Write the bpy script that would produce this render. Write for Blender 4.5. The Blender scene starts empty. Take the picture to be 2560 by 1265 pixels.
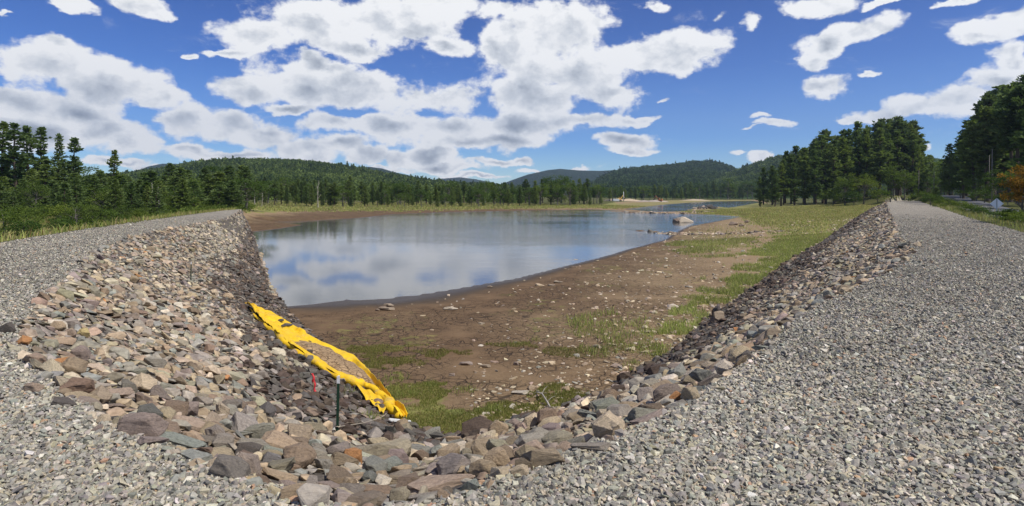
import bpy, bmesh, math, random
import numpy as np
from mathutils import Vector, Matrix

random.seed(7)
RNG = np.random.default_rng(11)
R = math.radians
F, HZ, H = 1525.0, 488.0, 1.8          # focal length in photo pixels, horizon row, eye height above the dam crest
WZ = -3.0                              # water level
sc = bpy.context.scene
col = sc.collection

# ------------------------------------------------------------------ small helpers
def link(o):
    col.objects.link(o)
    return o

def tag(o, label=None, cat=None, group=None, kind=None):
    if label: o['label'] = label
    if cat: o['category'] = cat
    if group: o['group'] = group
    if kind: o['kind'] = kind
    return o

def raw_mesh(name, V, faces, colr=None, mats=(), smooth=False):
    """faces: list of int arrays (n,k); colr: list of (n,3) per-face colours in the same order"""
    V = np.asarray(V, dtype=np.float32)
    faces = [np.asarray(f, dtype=np.int32) for f in faces if len(f)]
    me = bpy.data.meshes.new(name)
    me.vertices.add(len(V))
    me.vertices.foreach_set('co', V.ravel())
    nl = sum(f.size for f in faces); npol = sum(len(f) for f in faces)
    me.loops.add(nl)
    me.loops.foreach_set('vertex_index', np.concatenate([f.ravel() for f in faces]))
    me.polygons.add(npol)
    tot = np.concatenate([np.full(len(f), f.shape[1], dtype=np.int32) for f in faces])
    start = np.concatenate([[0], np.cumsum(tot)[:-1]]).astype(np.int32)
    me.polygons.foreach_set('loop_start', start)
    me.polygons.foreach_set('loop_total', tot)
    me.polygons.foreach_set('use_smooth', np.full(npol, smooth, dtype=bool))
    for m in mats: me.materials.append(m)
    if colr is not None:
        c = np.concatenate([np.asarray(x, dtype=np.float32) for x in colr])
        a = me.attributes.new('Col', 'FLOAT_COLOR', 'FACE')
        a.data.foreach_set('color', np.concatenate([c, np.ones((len(c), 1), np.float32)], 1).ravel())
    me.update()
    return me

def obj(name, me, parent=None, loc=None):
    o = bpy.data.objects.new(name, me)
    if parent is not None: o.parent = parent
    if loc is not None: o.location = loc
    return link(o)

def empty(name, loc=(0, 0, 0), rz=0.0):
    o = bpy.data.objects.new(name, None)
    o.empty_display_size = 0.2
    o.location = loc; o.rotation_euler = (0, 0, rz)
    return link(o)

def copy_tree(o, parent=None):
    c = o.copy(); link(c); c.parent = parent
    for ch in list(o.children): copy_tree(ch, c)
    return c

def from_bm(name, bm, mat, smooth=False):
    me = bpy.data.meshes.new(name)
    bm.to_mesh(me); bm.free()
    if mat: me.materials.append(mat)
    if smooth: me.polygons.foreach_set('use_smooth', [True] * len(me.polygons))
    return me

def tube(pts, rad, n=8, cap=True):
    """swept tube through pts; rad scalar or list. returns V, quads, (caps)"""
    pts = [Vector(p) for p in pts]
    m = len(pts)
    rad = [rad] * m if np.isscalar(rad) else list(rad)
    V = []
    up = Vector((0.13, 0.31, 0.94)).normalized()
    for i, p in enumerate(pts):
        t = (pts[min(i + 1, m - 1)] - pts[max(i - 1, 0)]).normalized()
        a = t.cross(up)
        if a.length < 1e-3: a = t.cross(Vector((1, 0, 0)))
        a.normalize(); b = t.cross(a)
        for k in range(n):
            w = 2 * math.pi * k / n
            V.append(p + (a * math.cos(w) + b * math.sin(w)) * rad[i])
    Q = [(i * n + k, i * n + (k + 1) % n, (i + 1) * n + (k + 1) % n, (i + 1) * n + k) for i in range(m - 1) for k in range(n)]
    caps = [list(range(n))[::-1], [(m - 1) * n + k for k in range(n)]] if cap else []
    return np.array(V), np.array(Q), caps

def tube_mesh(name, pts, rad, mat, n=8, smooth=True):
    V, Q, caps = tube(pts, rad, n)
    return raw_mesh(name, V, [Q, np.array(caps)], None, [mat], smooth)

# ------------------------------------------------------------------ vectorised noise
def _hash(ix, iy, seed):
    h = (ix.astype(np.int64) * 374761393 + iy.astype(np.int64) * 668265263 + seed * 1442695041) & 0xFFFFFFFF
    h = ((h ^ (h >> 13)) * 1274126177) & 0xFFFFFFFF
    h = h ^ (h >> 16)
    return (h & 0xFFFFFF) / float(0xFFFFFF)

def vnoise(x, y, seed=0):
    x = np.asarray(x, float); y = np.asarray(y, float)
    ix, iy = np.floor(x), np.floor(y)
    fx, fy = x - ix, y - iy
    fx = fx * fx * (3 - 2 * fx); fy = fy * fy * (3 - 2 * fy)
    a = _hash(ix, iy, seed); b = _hash(ix + 1, iy, seed); c = _hash(ix, iy + 1, seed); d = _hash(ix + 1, iy + 1, seed)
    return (a * (1 - fx) + b * fx) * (1 - fy) + (c * (1 - fx) + d * fx) * fy

def fbm(x, y, seed=0, octv=4):
    s, a, t = 0.0, 1.0, 0.0
    for i in range(octv):
        s = s + a * vnoise(x * 2 ** i + 17.3 * i, y * 2 ** i - 9.1 * i, seed + i); t += a; a *= 0.5
    return s / t

def sstep(a, b, x):
    t = np.clip((x - a) / (b - a), 0, 1)
    return t * t * (3 - 2 * t)

# ------------------------------------------------------------------ from photo pixels to the place
def unp(X, Y, z):
    d = (H - z) * F / (Y - HZ)
    return ((X - 1280) / F * d, d, z)

def at(X, Y, d):
    return Vector(((X - 1280) / F * d, d, H - (Y - HZ) / F * d))

def pix(x, y, z):
    y = np.maximum(y, 0.3)
    return 1280 + F * x / y, HZ - F * (z - H) / y
# ------------------------------------------------------------------ terrain
# inner edge of the gravel crest, from the far left end round the near bend to the far right end
C_PX = [(600, 524, -.6), (598, 527, -.5), (585, 535, -.4), (560, 545, -.2), (430, 570, 0), (330, 590, 0), (230, 630, 0), (170, 700, 0), (100, 750, 0), (60, 800, 0),
        (30, 870, 0), (90, 930, 0), (200, 1030, 0), (300, 1080, 0), (400, 1125, 0), (500, 1165, 0), (600, 1200, 0), (680, 1235, 0), (760, 1268, 0),
        (880, 1285, 0), (1000, 1277, 0), (1100, 1258, 0), (1200, 1232, 0), (1290, 1185, 0), (1380, 1150, 0), (1480, 1120, 0), (1580, 1085, 0),
        (1650, 1045, 0), (1740, 1000, 0), (1850, 925, 0), (1890, 890, 0), (1990, 805, 0), (2060, 755, 0), (2170, 705, 0), (2260, 660, 0), (2293, 627, 0),
        (2262, 600, 0), (2245, 575, 0), (2230, 545, 0), (2222, 520, 0), (2215, 508, 0), (2225, 502, 0)]
# toe of the riprap slope
T_PX = [(606, 530, -1.2), (615, 548, -2.0), (625, 570, -2.7), (640, 600, -3.1), (660, 650, -3.15), (690, 720, -3.15), (715, 770, -2.98), (775, 830, -2.9),
        (850, 890, -2.85), (920, 950, -2.8), (970, 1010, -2.75), (1040, 1075, -2.7), (1110, 1097, -2.7), (1170, 1090, -2.7), (1330, 1045, -2.7), (1500, 992, -2.7),
        (1560, 945, -2.7), (1640, 900, -2.7), (1700, 860, -2.7), (1760, 800, -2.65), (1880, 720, -2.55), (1960, 660, -2.45), (2060, 600, -2.2),
        (2130, 550, -1.8), (2180, 520, -1.5), (2200, 512, -1.1)]
# line where the far shore meets the woods
FAR_PX = [(2190, 512, -1.0), (2100, 513, -1.4), (2000, 511, -1.6), (1920, 507, -2.0), (1900, 499.5, -2.5), (1700, 500, -2.4), (1540, 505, -2.4), (1500, 513, -2.4),
          (1300, 516, -2.3), (1100, 517, -2.2), (900, 520, -2.0), (700, 517, -1.5), (640, 519, -1.2)]
O_L = [(-46.8, 104.5, -.6), (-43.5, 92, -.5), (-35.7, 68, -.3), (-25.5, 41, 0), (-19.4, 23, 0), (-15.5, 9, 0), (-9, -2, 0), (0, -5, 0), (9, 0, 0), (16.5, 13, 0)]
O_R = [(16.5, 13, 0), (23.8, 28, 0), (36, 48, 0), (70, 101, 0), (122, 183, 0), (148, 228, .3)]

CL = np.array([unp(*p) for p in C_PX]); TL = np.array([unp(*p) for p in T_PX]); FL = np.array([unp(*p) for p in FAR_PX])
OL = np.array(O_L, float); OR = np.array(O_R, float)
POLY_B = np.concatenate([TL, FL]); POLY_C = np.concatenate([CL, FL]); POLY_O = np.concatenate([OL, OR[1:], FL])
T_ALL = np.concatenate([TL, FL, TL[:1]])
_rim = []
for _a, _b in zip(T_ALL[:-1], T_ALL[1:]):
    _l = np.hypot(*(_b - _a)[:2]); _r = np.hypot(*(_a + _b)[:2]) / 2; _n = max(1, int(_l / max(1.0, .06 * _r)))
    for _k in range(_n): _p = _a + (_b - _a) * (_k + .5) / _n; _rim.append((*_p, _l / _n))
T_RIM = np.array(_rim)

W1_PX = [(600, 640), (640, 745), (690, 758), (722, 734), (770, 739), (830, 746), (950, 745), (1050, 735), (1180, 714), (1300, 693), (1400, 668), (1500, 643), (1560, 625), (1620, 610),
         (1662, 600), (1690, 580), (1720, 566), (1790, 553), (1850, 542), (1780, 537), (1640, 533), (1540, 527), (1480, 524), (1300, 527), (1100, 531), (985, 536),
         (900, 545), (760, 553), (650, 556), (760, 562), (700, 572), (630, 579)]
W2_PX = [(1570, 523), (1640, 529.5), (1740, 527.5), (1830, 518), (1905, 505.5), (1880, 501.8), (1760, 504.5), (1660, 512)]
W_POLYS = [np.array([unp(X, Y, WZ) for X, Y in L]) for L in (W1_PX, W2_PX)]
BARS = [([(1592, 577), (1640, 580), (1720, 585), (1800, 588), (1880, 590)], .16, .3), ([(1540, 529), (1620, 532), (1700, 533), (1760, 531)], .14, .05),
        ([(1740, 525), (1770, 521), (1800, 519)], .4, .12)]

def seg_dist(P, L):
    """distance from points P (n,2) to polyline L (m,3); also z at the nearest point"""
    n = len(P); D = np.full(n, 1e18); Z = np.zeros(n)
    for i in range(len(L) - 1):
        a, b = L[i], L[i + 1]
        ab = b[:2] - a[:2]
        t = np.clip(((P - a[:2]) @ ab) / max(ab @ ab, 1e-9), 0, 1)
        d2 = (P[:, 0] - a[0] - t * ab[0]) ** 2 + (P[:, 1] - a[1] - t * ab[1]) ** 2
        m = d2 < D
        D[m] = d2[m]; Z[m] = a[2] + t[m] * (b[2] - a[2])
    return np.sqrt(D), Z

def _resample(L, step):
    out = []
    for a, b in zip(L[:-1], L[1:]):
        n = max(1, int(np.hypot(*(b - a)[:2]) / step))
        out += [a + (b - a) * k / n for k in range(n)]
    return np.array(out + [L[-1]])

def shore_z(Q):
    """height of the bed's rim, blended smoothly from all round"""
    num = np.zeros(len(Q)); den = np.zeros(len(Q))
    for p in T_RIM:
        w = p[3] / ((Q[:, 0] - p[0]) ** 2 + (Q[:, 1] - p[1]) ** 2 + .3) ** 1.6
        num += w * p[2]; den += w
    return num / den

def inside(P, poly):
    x, y = P[:, 0], P[:, 1]; r = np.zeros(len(P), bool)
    for i in range(len(poly)):
        x0, y0 = poly[i - 1][:2]; x1, y1 = poly[i][:2]
        if y0 == y1: continue
        c = ((y0 > y) != (y1 > y)) & (x < (x1 - x0) * (y - y0) / (y1 - y0) + x0)
        r ^= c
    return r

def zright(d):
    return np.interp(d, [0, 28, 48, 65, 95, 150, 200, 400], [-.3, -.35, -.5, -.63, -.19, .62, 1.54, 3.0])

def terrain(x, y):
    """height and region (0 outside, 1 crest, 2 slope, 3 lake bed) and slope parameter t"""
    P = np.stack([np.asarray(x, float).ravel(), np.asarray(y, float).ravel()], 1)
    n = len(P); z = np.zeros(n); reg = np.zeros(n, int); tt = np.zeros(n)
    iB, iC, iO = inside(P, POLY_B), inside(P, POLY_C), inside(P, POLY_O)
    iC |= iB; iO |= iC
    reg[iO] = 1; reg[iC] = 2; reg[iB] = 3
    m = reg == 1
    if m.any():
        _, z1 = seg_dist(P[m], CL)
        z[m] = z1 + .05 * (fbm(P[m, 0] * .8, P[m, 1] * .8, 3, 3) - .5)
    m = reg == 2
    if m.any():
        d1, z1 = seg_dist(P[m], CL); d2, z2 = seg_dist(P[m], TL)
        t = d1 / np.maximum(d1 + d2, 1e-6)
        z[m] = z1 + (z2 - z1) * t - .10 * np.sin(math.pi * np.clip(t, 0, 1)) * 1.0
        tt[m] = t
    m = reg == 3
    if m.any():
        Q = P[m]
        dT, _ = seg_dist(Q, T_ALL)
        zT = shore_z(Q)
        dW = np.full(len(Q), 1e9); dI = np.zeros(len(Q))
        for w in W_POLYS:
            wc = np.concatenate([w, w[:1]])
            d, _ = seg_dist(Q, wc); ins = inside(Q, w)
            dI = np.maximum(dI, np.where(ins, d, 0)); dW = np.minimum(dW, np.where(ins, 0, d))
        zz = WZ + (zT - WZ) * dW / np.maximum(dW + dT, 1e-6)
        zz = np.where(dI > 0, WZ - np.minimum(.1 * dI, 1.5), zz)
        for L, hh, sl in BARS:
            d, _ = seg_dist(Q, np.array([unp(X, Y, WZ) for X, Y in L]))
            zz = np.maximum(zz, WZ + hh - sl * d)
        zz += .07 * (fbm(Q[:, 0] * .35, Q[:, 1] * .35, 21, 4) - .5) * np.clip((zz - WZ + .06) * 4, .1, 1) * np.clip(dT / 2, 0, 1)
        zz += .35 * (fbm(Q[:, 0] * .05, Q[:, 1] * .05, 33, 3) - .5) * np.clip((zz - WZ) * 1.2, 0, 1) * np.clip(dT / 6, 0, 1)
        z[m] = zz
    m = reg == 0
    if m.any():
        Q = P[m]
        dL, zL = seg_dist(Q, OL); dR, zR = seg_dist(Q, OR); dF, zF = seg_dist(Q, FL)
        wL, wR, wF = 1 / (dL + .01) ** 3, 1 / (dR + .01) ** 3, 1 / (dF + .01) ** 3
        r = np.hypot(Q[:, 0], Q[:, 1])
        fl = np.full(len(Q), -1.5) + .6 * (fbm(Q[:, 0] * .06, Q[:, 1] * .06, 5, 3) - .5); fr = zright(Q[:, 1]); ff = zF + .012 * np.minimum(dF, 400)
        zl = zL + (fl - zL) * sstep(0, 5, dL); zr = zR + (fr - zR) * sstep(0, 4, dR)
        z[m] = (zl * wL + zr * wR + ff * wF) / (wL + wR + wF)
    return z, reg, tt

def zat(x, y):
    return float(terrain([x], [y])[0][0])

def ground_px(X, Y):
    """first point of the ground met by the sight line through a photo pixel"""
    d = np.exp(np.linspace(math.log(2.2), math.log(900), 900))
    x = (X - 1280) / F * d; zr = H - (Y - HZ) / F * d
    z, _, _ = terrain(x, d)
    k = np.argmax(zr <= z)
    if zr[k] > z[k]: k = len(d) - 1
    if k == 0: return Vector((x[0], d[0], z[0]))
    a = (zr[k - 1] - z[k - 1]) / max((zr[k - 1] - z[k - 1]) - (zr[k] - z[k]), 1e-9)
    dd = d[k - 1] + a * (d[k] - d[k - 1])
    return Vector(((X - 1280) / F * dd, dd, zat((X - 1280) / F * dd, dd)))

GRASS_PX = [
    ([(1640, 822), (1700, 772), (1800, 735), (1850, 690), (1905, 650), (1880, 622), (1965, 592), (1900, 562), (1860, 545), (1950, 520), (2080, 512), (2195, 512), (2160, 545),
      (2090, 597), (2000, 655), (1905, 722), (1800, 785), (1720, 838)], 1.0),
    ([(1700, 530), (1860, 508), (1990, 507), (2200, 505), (2200, 514), (1940, 524), (1860, 545), (1800, 540)], .75),
    ([(600, 505), (1540, 505), (1540, 519), (1300, 521), (1000, 527), (800, 527), (640, 530), (612, 530)], .85),
    ([(1480, 512), (1700, 500), (1900, 496), (1880, 502), (1700, 512), (1640, 520), (1480, 520)], .6),
    ([(940, 960), (1010, 985), (1110, 985), (1230, 995), (1330, 985), (1500, 970), (1570, 945), (1340, 1056), (1150, 1108), (1040, 1082), (985, 1020)], .75),
    ([(790, 850), (900, 815), (1060, 840), (1020, 920), (880, 900)], .42),
    ([(1250, 820), (1400, 790), (1560, 800), (1700, 830), (1640, 880), (1450, 880), (1300, 860)], .38),
    ([(1680, 600), (1760, 570), (1880, 560), (1900, 600), (1780, 640), (1690, 630)], .45)]

def grass_mask(x, y, z):
    X, Y = pix(x, y, z)
    s = np.clip((Y - HZ) / 120, .08, 3)
    X = X + (fbm(x * .9, y * .9, 61, 4) - .5) * 150 * s; Y = Y + (fbm(x * .9 + 40, y * .9, 67, 4) - .5) * 50 * s
    P = np.stack([X, Y], 1); g = np.zeros(len(X))
    for poly, w in GRASS_PX:
        g = np.maximum(g, np.where(inside(P, poly), w, 0))
    return g

def build_terrain(mats):
    ang = np.concatenate([np.linspace(-180, -62, 70)[:-1], np.linspace(-62, 62, 760), np.linspace(62, 180, 70)[1:]])
    rad = np.concatenate([[0.0], np.exp(np.linspace(math.log(.6), math.log(6000), 460))])
    A, Rr = np.meshgrid(np.radians(ang), rad)
    x, y = Rr * np.sin(A), Rr * np.cos(A)
    sh = x.shape
    z = np.zeros(x.size); xf, yf = x.ravel(), y.ravel()
    reg = np.zeros(x.size, int)
    for i in range(0, x.size, 60000):
        z[i:i + 60000], reg[i:i + 60000], _ = terrain(xf[i:i + 60000], yf[i:i + 60000])
    V = np.stack([xf, yf, z], 1)
    nr, na = sh
    idx = np.arange(nr * na).reshape(sh)
    quads = np.stack([idx[:-1, :-1], idx[:-1, 1:], idx[1:, 1:], idx[1:, :-1]], -1).reshape(-1, 4)[:, ::-1]
    cx, cy = xf[quads].mean(1), yf[quads].mean(1)
    fr = np.zeros(len(quads), int)
    for i in range(0, len(quads), 60000):
        _, fr[i:i + 60000], _ = terrain(cx[i:i + 60000], cy[i:i + 60000])
    out = {}
    for k, nm in ((0, 'ground'), (1, 'gravel_road'), (2, 'embankment_ground'), (3, 'lakebed_ground')):
        q = quads[fr == k]
        u, inv = np.unique(q, return_inverse=True)
        me = raw_mesh(nm, V[u], [inv.reshape(-1, 4)], None, [mats[k]], True)
        if k in (0, 3):
            g = grass_mask(V[u, 0], V[u, 1], V[u, 2])
            a = me.attributes.new('Grass', 'FLOAT', 'POINT'); a.data.foreach_set('value', g.astype(np.float32))
        o = obj(nm, me); tag(o, kind='structure'); out[k] = o
    return out
# ------------------------------------------------------------------ node helpers and materials
class NB:
    def __init__(s, tree): s.t = tree; tree.nodes.clear()
    def n(s, kind, ins=None, **props):
        nd = s.t.nodes.new('ShaderNode' + kind)
        for k, v in props.items(): setattr(nd, k, v)
        for k, v in (ins or {}).items():
            sock = nd.inputs[k]
            if hasattr(v, 'is_output') and not isinstance(v, (int, float, tuple)): s.t.links.new(v, sock)
            else: sock.default_value = v
        return nd
    def math(s, op, a, b=0.0, c=0.0, clamp=False):
        return s.n('Math', {0: a, 1: b, 2: c}, operation=op, use_clamp=clamp).outputs[0]
    def mixc(s, f, a, b, mode='MIX'):
        return s.n('Mix', {0: f, 6: a, 7: b}, data_type='RGBA', blend_type=mode).outputs[2]
    def ramp(s, f, stops, interp='LINEAR'):
        nd = s.n('ValToRGB', {0: f}); cr = nd.color_ramp; cr.interpolation = interp
        while len(cr.elements) < len(stops): cr.elements.new(.5)
        for e, (p, c) in zip(cr.elements, stops):
            e.position = p; e.color = (*c, 1) if len(c) == 3 else c
        return nd.outputs[0]
    def noise(s, vec, scale, detail=4, rough=.55, dist=0.0):
        return s.n('TexNoise', {'Vector': vec, 'Scale': scale, 'Detail': detail, 'Roughness': rough, 'Distortion': dist}).outputs[0]
    def vor(s, vec, scale, feature='F1', rnd=1.0):
        return s.n('TexVoronoi', {'Vector': vec, 'Scale': scale, 'Randomness': rnd}, feature=feature)
    def mr(s, v, a, b, c=0.0, d=1.0, smooth=True):
        return s.n('MapRange', {0: v, 1: a, 2: b, 3: c, 4: d}, interpolation_type='SMOOTHSTEP' if smooth else 'LINEAR').outputs[0]
    def mapping(s, vec, scale=(1, 1, 1), loc=(0, 0, 0), rot=(0, 0, 0)):
        return s.n('Mapping', {'Vector': vec, 'Scale': scale, 'Location': loc, 'Rotation': rot}).outputs[0]
    def bump(s, h, strength=.5, dist=.02, normal=None):
        ins = {'Strength': strength, 'Distance': dist, 'Height': h}
        if normal is not None: ins['Normal'] = normal
        return s.n('Bump', ins).outputs[0]

def material(name):
    m = bpy.data.materials.new(name); m.use_nodes = True
    return m, NB(m.node_tree)

def finish(b, base, rough=.9, normal=None, spec=.3, **extra):
    ins = {'Base Color': base, 'Roughness': rough, 'Specular IOR Level': spec}
    if normal is not None: ins['Normal'] = normal
    ins.update(extra)
    p = b.n('BsdfPrincipled', ins)
    b.n('OutputMaterial', {'Surface': p.outputs[0]})

def c4(c): return (*c, 1.0)

PEB = [(0.0, (.085, .082, .078)), (.15, (.165, .16, .148)), (.36, (.245, .236, .212)), (.56, (.315, .298, .25)), (.72, (.385, .34, .25)), (.85, (.47, .44, .37)), (.93, (.62, .59, .53)), (.985, (.36, .22, .13))]

def m_gravel():
    m, b = material('grey_gravel'); g = b.n('NewGeometry').outputs['Position']
    wv = b.n('VectorMath', {0: g, 1: b.n('TexNoise', {'Vector': g, 'Scale': 14.0, 'Detail': 2.0}).outputs[1]}, operation='ADD').outputs[0]
    v1 = b.vor(wv, 21.0); v2 = b.vor(wv, 34.0)
    r = b.n('SeparateColor', {0: v1.outputs['Color']}).outputs[0]; r2 = b.n('SeparateColor', {0: v2.outputs['Color']}).outputs[0]
    pick = b.math('GREATER_THAN', b.noise(g, 9.0, 2), .52)
    val = b.n('Mix', {0: pick, 2: r, 3: r2}, data_type='FLOAT').outputs[0]
    c = b.ramp(val, PEB)
    big = b.noise(g, .45, 5, .6)
    c = b.mixc(1.0, c, b.ramp(big, [(.3, (.84, .81, .75)), (.7, (1.10, 1.06, .98))]), 'MULTIPLY')
    dist = b.n('Mix', {0: pick, 2: v1.outputs['Distance'], 3: v2.outputs['Distance']}, data_type='FLOAT').outputs[0]
    nrm = b.bump(b.math('SUBTRACT', 1.0, dist), 1.0, .022)
    finish(b, c, .85, nrm, .25); return m

def m_slope():
    m, b = material('riprap_bedding'); g = b.n('NewGeometry').outputs['Position']
    n1 = b.noise(g, 3.0, 6, .65); n2 = b.vor(g, 9.0)
    c = b.ramp(n1, [(.25, (.05, .042, .036)), (.5, (.10, .085, .07)), (.75, (.17, .145, .115))])
    c = b.mixc(.5, c, b.ramp(b.n('SeparateColor', {0: n2.outputs['Color']}).outputs[0], [(0, (.06, .052, .045)), (1, (.22, .19, .15))]))
    finish(b, c, .95, b.bump(n2.outputs['Distance'], .8, .05), .15); return m

def m_lakebed():
    m, b = material('drying_mud'); g = b.n('NewGeometry').outputs['Position']
    sx = b.n('SeparateXYZ', {0: g}); z = sx.outputs[2]; x = sx.outputs[0]; y = sx.outputs[1]
    big = b.noise(g, .16, 6, .6); mid = b.noise(g, 1.3, 6, .65); fine = b.noise(g, 11.0, 5, .7)
    wet = b.ramp(mid, [(.3, (.112, .069, .036)), (.7, (.190, .121, .064))])
    dry = b.ramp(fine, [(.3, (.20, .135, .070)), (.55, (.285, .20, .11)), (.78, (.40, .31, .185))])
    # drier ground higher above the water and towards the eastern bank
    h = b.math('ADD', b.math('MULTIPLY', b.math('ADD', z, 3.0), 1.5), b.math('MULTIPLY', b.math('SUBTRACT', big, .5), 1.6))
    h = b.math('ADD', h, b.math('MULTIPLY', b.math('ADD', x, 4.0), .02))
    c = b.mixc(b.mr(h, .12, .95), wet, dry)
    # cracked plates
    wv = b.n('VectorMath', {0: g, 1: b.n('VectorMath', {0: b.n('TexNoise', {'Vector': g, 'Scale': 3.0, 'Detail': 3.0}).outputs[1], 'Scale': .22}, operation='SCALE').outputs[0]}, operation='ADD').outputs[0]
    flat = b.mapping(wv, (1, 1, 0))
    e1 = b.vor(flat, 2.6, 'DISTANCE_TO_EDGE').outputs['Distance']; e2 = b.vor(flat, 6.5, 'DISTANCE_TO_EDGE').outputs['Distance']
    cr = b.math('MAXIMUM', b.mr(e1, .012, .05, 1, 0), b.math('MULTIPLY', b.mr(e2, .012, .055, 1, 0), .55))
    crm = b.math('MULTIPLY', b.mr(b.noise(g, .35, 3), .34, .5), b.mr(h, 1.2, .5))
    near = b.mr(z, -2.98, -2.93)
    crk = b.math('MULTIPLY', b.math('MULTIPLY', cr, crm), near)
    c = b.mixc(b.math('MULTIPLY', crk, .8), c, c4((.03, .02, .012)))
    # fine stone litter, mostly on the dry side
    sv = b.vor(b.mapping(g, (1, 1, 0)), 7.0)
    sc_ = b.n('SeparateColor', {0: sv.outputs['Color']})
    lit = b.math('MULTIPLY', b.math('LESS_THAN', sv.outputs['Distance'], b.math('MULTIPLY', sc_.outputs[1], .33)), b.math('GREATER_THAN', sc_.outputs[0], b.mr(h, .1, 1.2, .99, .70, False)))
    lit = b.math('MULTIPLY', lit, near)
    c = b.mixc(lit, c, b.ramp(sc_.outputs[2], [(0, (.22, .16, .11)), (.5, (.38, .30, .21)), (1, (.5, .44, .34))]))
    # green growth
    ga = b.n('Attribute', attribute_name='Grass').outputs['Fac']
    tint = b.mr(b.noise(g, .28, 6, .68), .40, .62, 0, .42)
    ga2 = b.math('MAXIMUM', ga, b.math('MULTIPLY', tint, near))
    gm = b.math('ADD', ga2, b.math('MULTIPLY', b.math('SUBTRACT', b.noise(g, 2.2, 6, .7), .5), 1.5))
    gf = b.math('MULTIPLY', b.mr(gm, .35, .75), b.mr(ga2, .02, .2))
    green = b.ramp(b.noise(g, .5, 5), [(.3, (.11, .135, .030)), (.48, (.18, .20, .046)), (.62, (.28, .255, .075)), (.8, (.38, .30, .12))])
    c = b.mixc(b.math('MULTIPLY', gf, .85), c, green)
    # waterline
    c = b.mixc(b.mr(z, -2.955, -2.99), c, c4((.064, .049, .033)))
    hgt = b.math('ADD', b.math('MULTIPLY', fine, .35), b.math('MULTIPLY', mid, .5)); hgt = b.math('SUBTRACT', hgt, crk); hgt = b.math('ADD', hgt, b.math('MULTIPLY', lit, .6))
    finish(b, c, b.mr(z, -2.995, -2.97, .4, .95), b.bump(hgt, .8, .05), .2); return m

def m_ground():
    m, b = material('rough_grass_ground'); g = b.n('NewGeometry').outputs['Position']
    n = b.noise(g, .25, 6, .65); f = b.noise(g, 5.0, 5, .7)
    c = b.ramp(n, [(.3, (.035, .05, .014)), (.5, (.075, .085, .024)), (.62, (.15, .125, .042)), (.8, (.20, .15, .06))])
    c = b.mixc(.5, c, b.ramp(f, [(.3, (.03, .04, .012)), (.7, (.15, .15, .05))]))
    finish(b, c, .95, b.bump(f, 1.0, .15), .1); return m

def m_water():
    m, b = material('lake_water'); g = b.n('NewGeometry').outputs['Position']
    w1 = b.noise(b.mapping(g, (1.6, 3.2, 1)), 1.0, 4, .6); w2 = b.noise(b.mapping(g, (.5, 1.1, 1)), 1.0, 3, .5)
    patch = b.mr(b.noise(b.mapping(g, (.018, .05, 1)), 1.0, 4), .36, .62, .25, 1.0)
    gx = b.n('SeparateXYZ', {0: g}); calm = b.mr(b.math('ADD', gx.outputs[0], b.math('MULTIPLY', gx.outputs[1], .36)), 3.0, 20.0, .10, 1.0)
    nearc = b.mr(gx.outputs[1], 34.0, 62.0, .20, 1.0)
    hgt = b.math('MULTIPLY', b.math('ADD', b.math('MULTIPLY', w1, .5), w2), b.math('MULTIPLY', patch, b.math('MULTIPLY', calm, nearc)))
    nrm = b.bump(hgt, .30, .2)
    finish(b, c4((.13, .128, .112)), .045, nrm, .5, **{'IOR': 1.33}); return m

def rock_nodes(b, base, scale=1.0):
    """weathered stone from a base colour socket"""
    tc = b.n('TexCoord').outputs['Object']
    n1 = b.noise(tc, 5.0 * scale, 6, .7); n2 = b.noise(tc, 24.0 * scale, 5, .75)
    lay = b.noise(b.mapping(tc, (1.5, 1.5, 16)), 1.6 * scale, 3, .6)
    c = b.mixc(1.0, base, b.ramp(n1, [(.28, (.62, .6, .58)), (.5, (1, 1, 1)), (.72, (1.28, 1.24, 1.16))]), 'MULTIPLY')
    c = b.mixc(.55, c, b.mixc(1.0, c, b.ramp(lay, [(.3, (.6, .56, .54)), (.6, (1.15, 1.12, 1.08))]), 'MULTIPLY'))
    c = b.mixc(b.mr(b.noise(tc, 9 * scale, 5, .7), .58, .72, 0, .5), c, b.mixc(1.0, c, c4((1.45, 1.30, 1.05)), 'MULTIPLY'))
    c = b.mixc(1.0, c, b.ramp(n2, [(.3, (.8, .8, .8)), (.7, (1.15, 1.15, 1.15))]), 'MULTIPLY')
    hgt = b.math('ADD', b.math('ADD', b.math('MULTIPLY', n1, .7), b.math('MULTIPLY', n2, .4)), b.math('MULTIPLY', lay, .5))
    return c, hgt

def m_rock_obj():
    m, b = material('weathered_stone'); base = b.n('ObjectInfo').outputs['Color']
    c, h = rock_nodes(b, base, 1.3)
    finish(b, c, .85, b.bump(h, .75, .035), .25); return m

def m_rock_attr(name='loose_stone', scale=1.3, bump=.03):
    m, b = material(name); base = b.n('Attribute', attribute_name='Col').outputs['Color']
    c, h = rock_nodes(b, base, scale)
    finish(b, c, .88, b.bump(h, .6, bump), .2); return m

def m_pebble():
    m, b = material('pebble_stone'); base = b.n('Attribute', attribute_name='Col').outputs['Color']
    g = b.n('NewGeometry').outputs['Position']
    n = b.noise(g, 60.0, 4, .7)
    c = b.mixc(1.0, base, b.ramp(n, [(.3, (.75, .75, .75)), (.7, (1.2, 1.2, 1.18))]), 'MULTIPLY')
    finish(b, c, .8, b.bump(n, .4, .006), .25); return m

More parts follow.
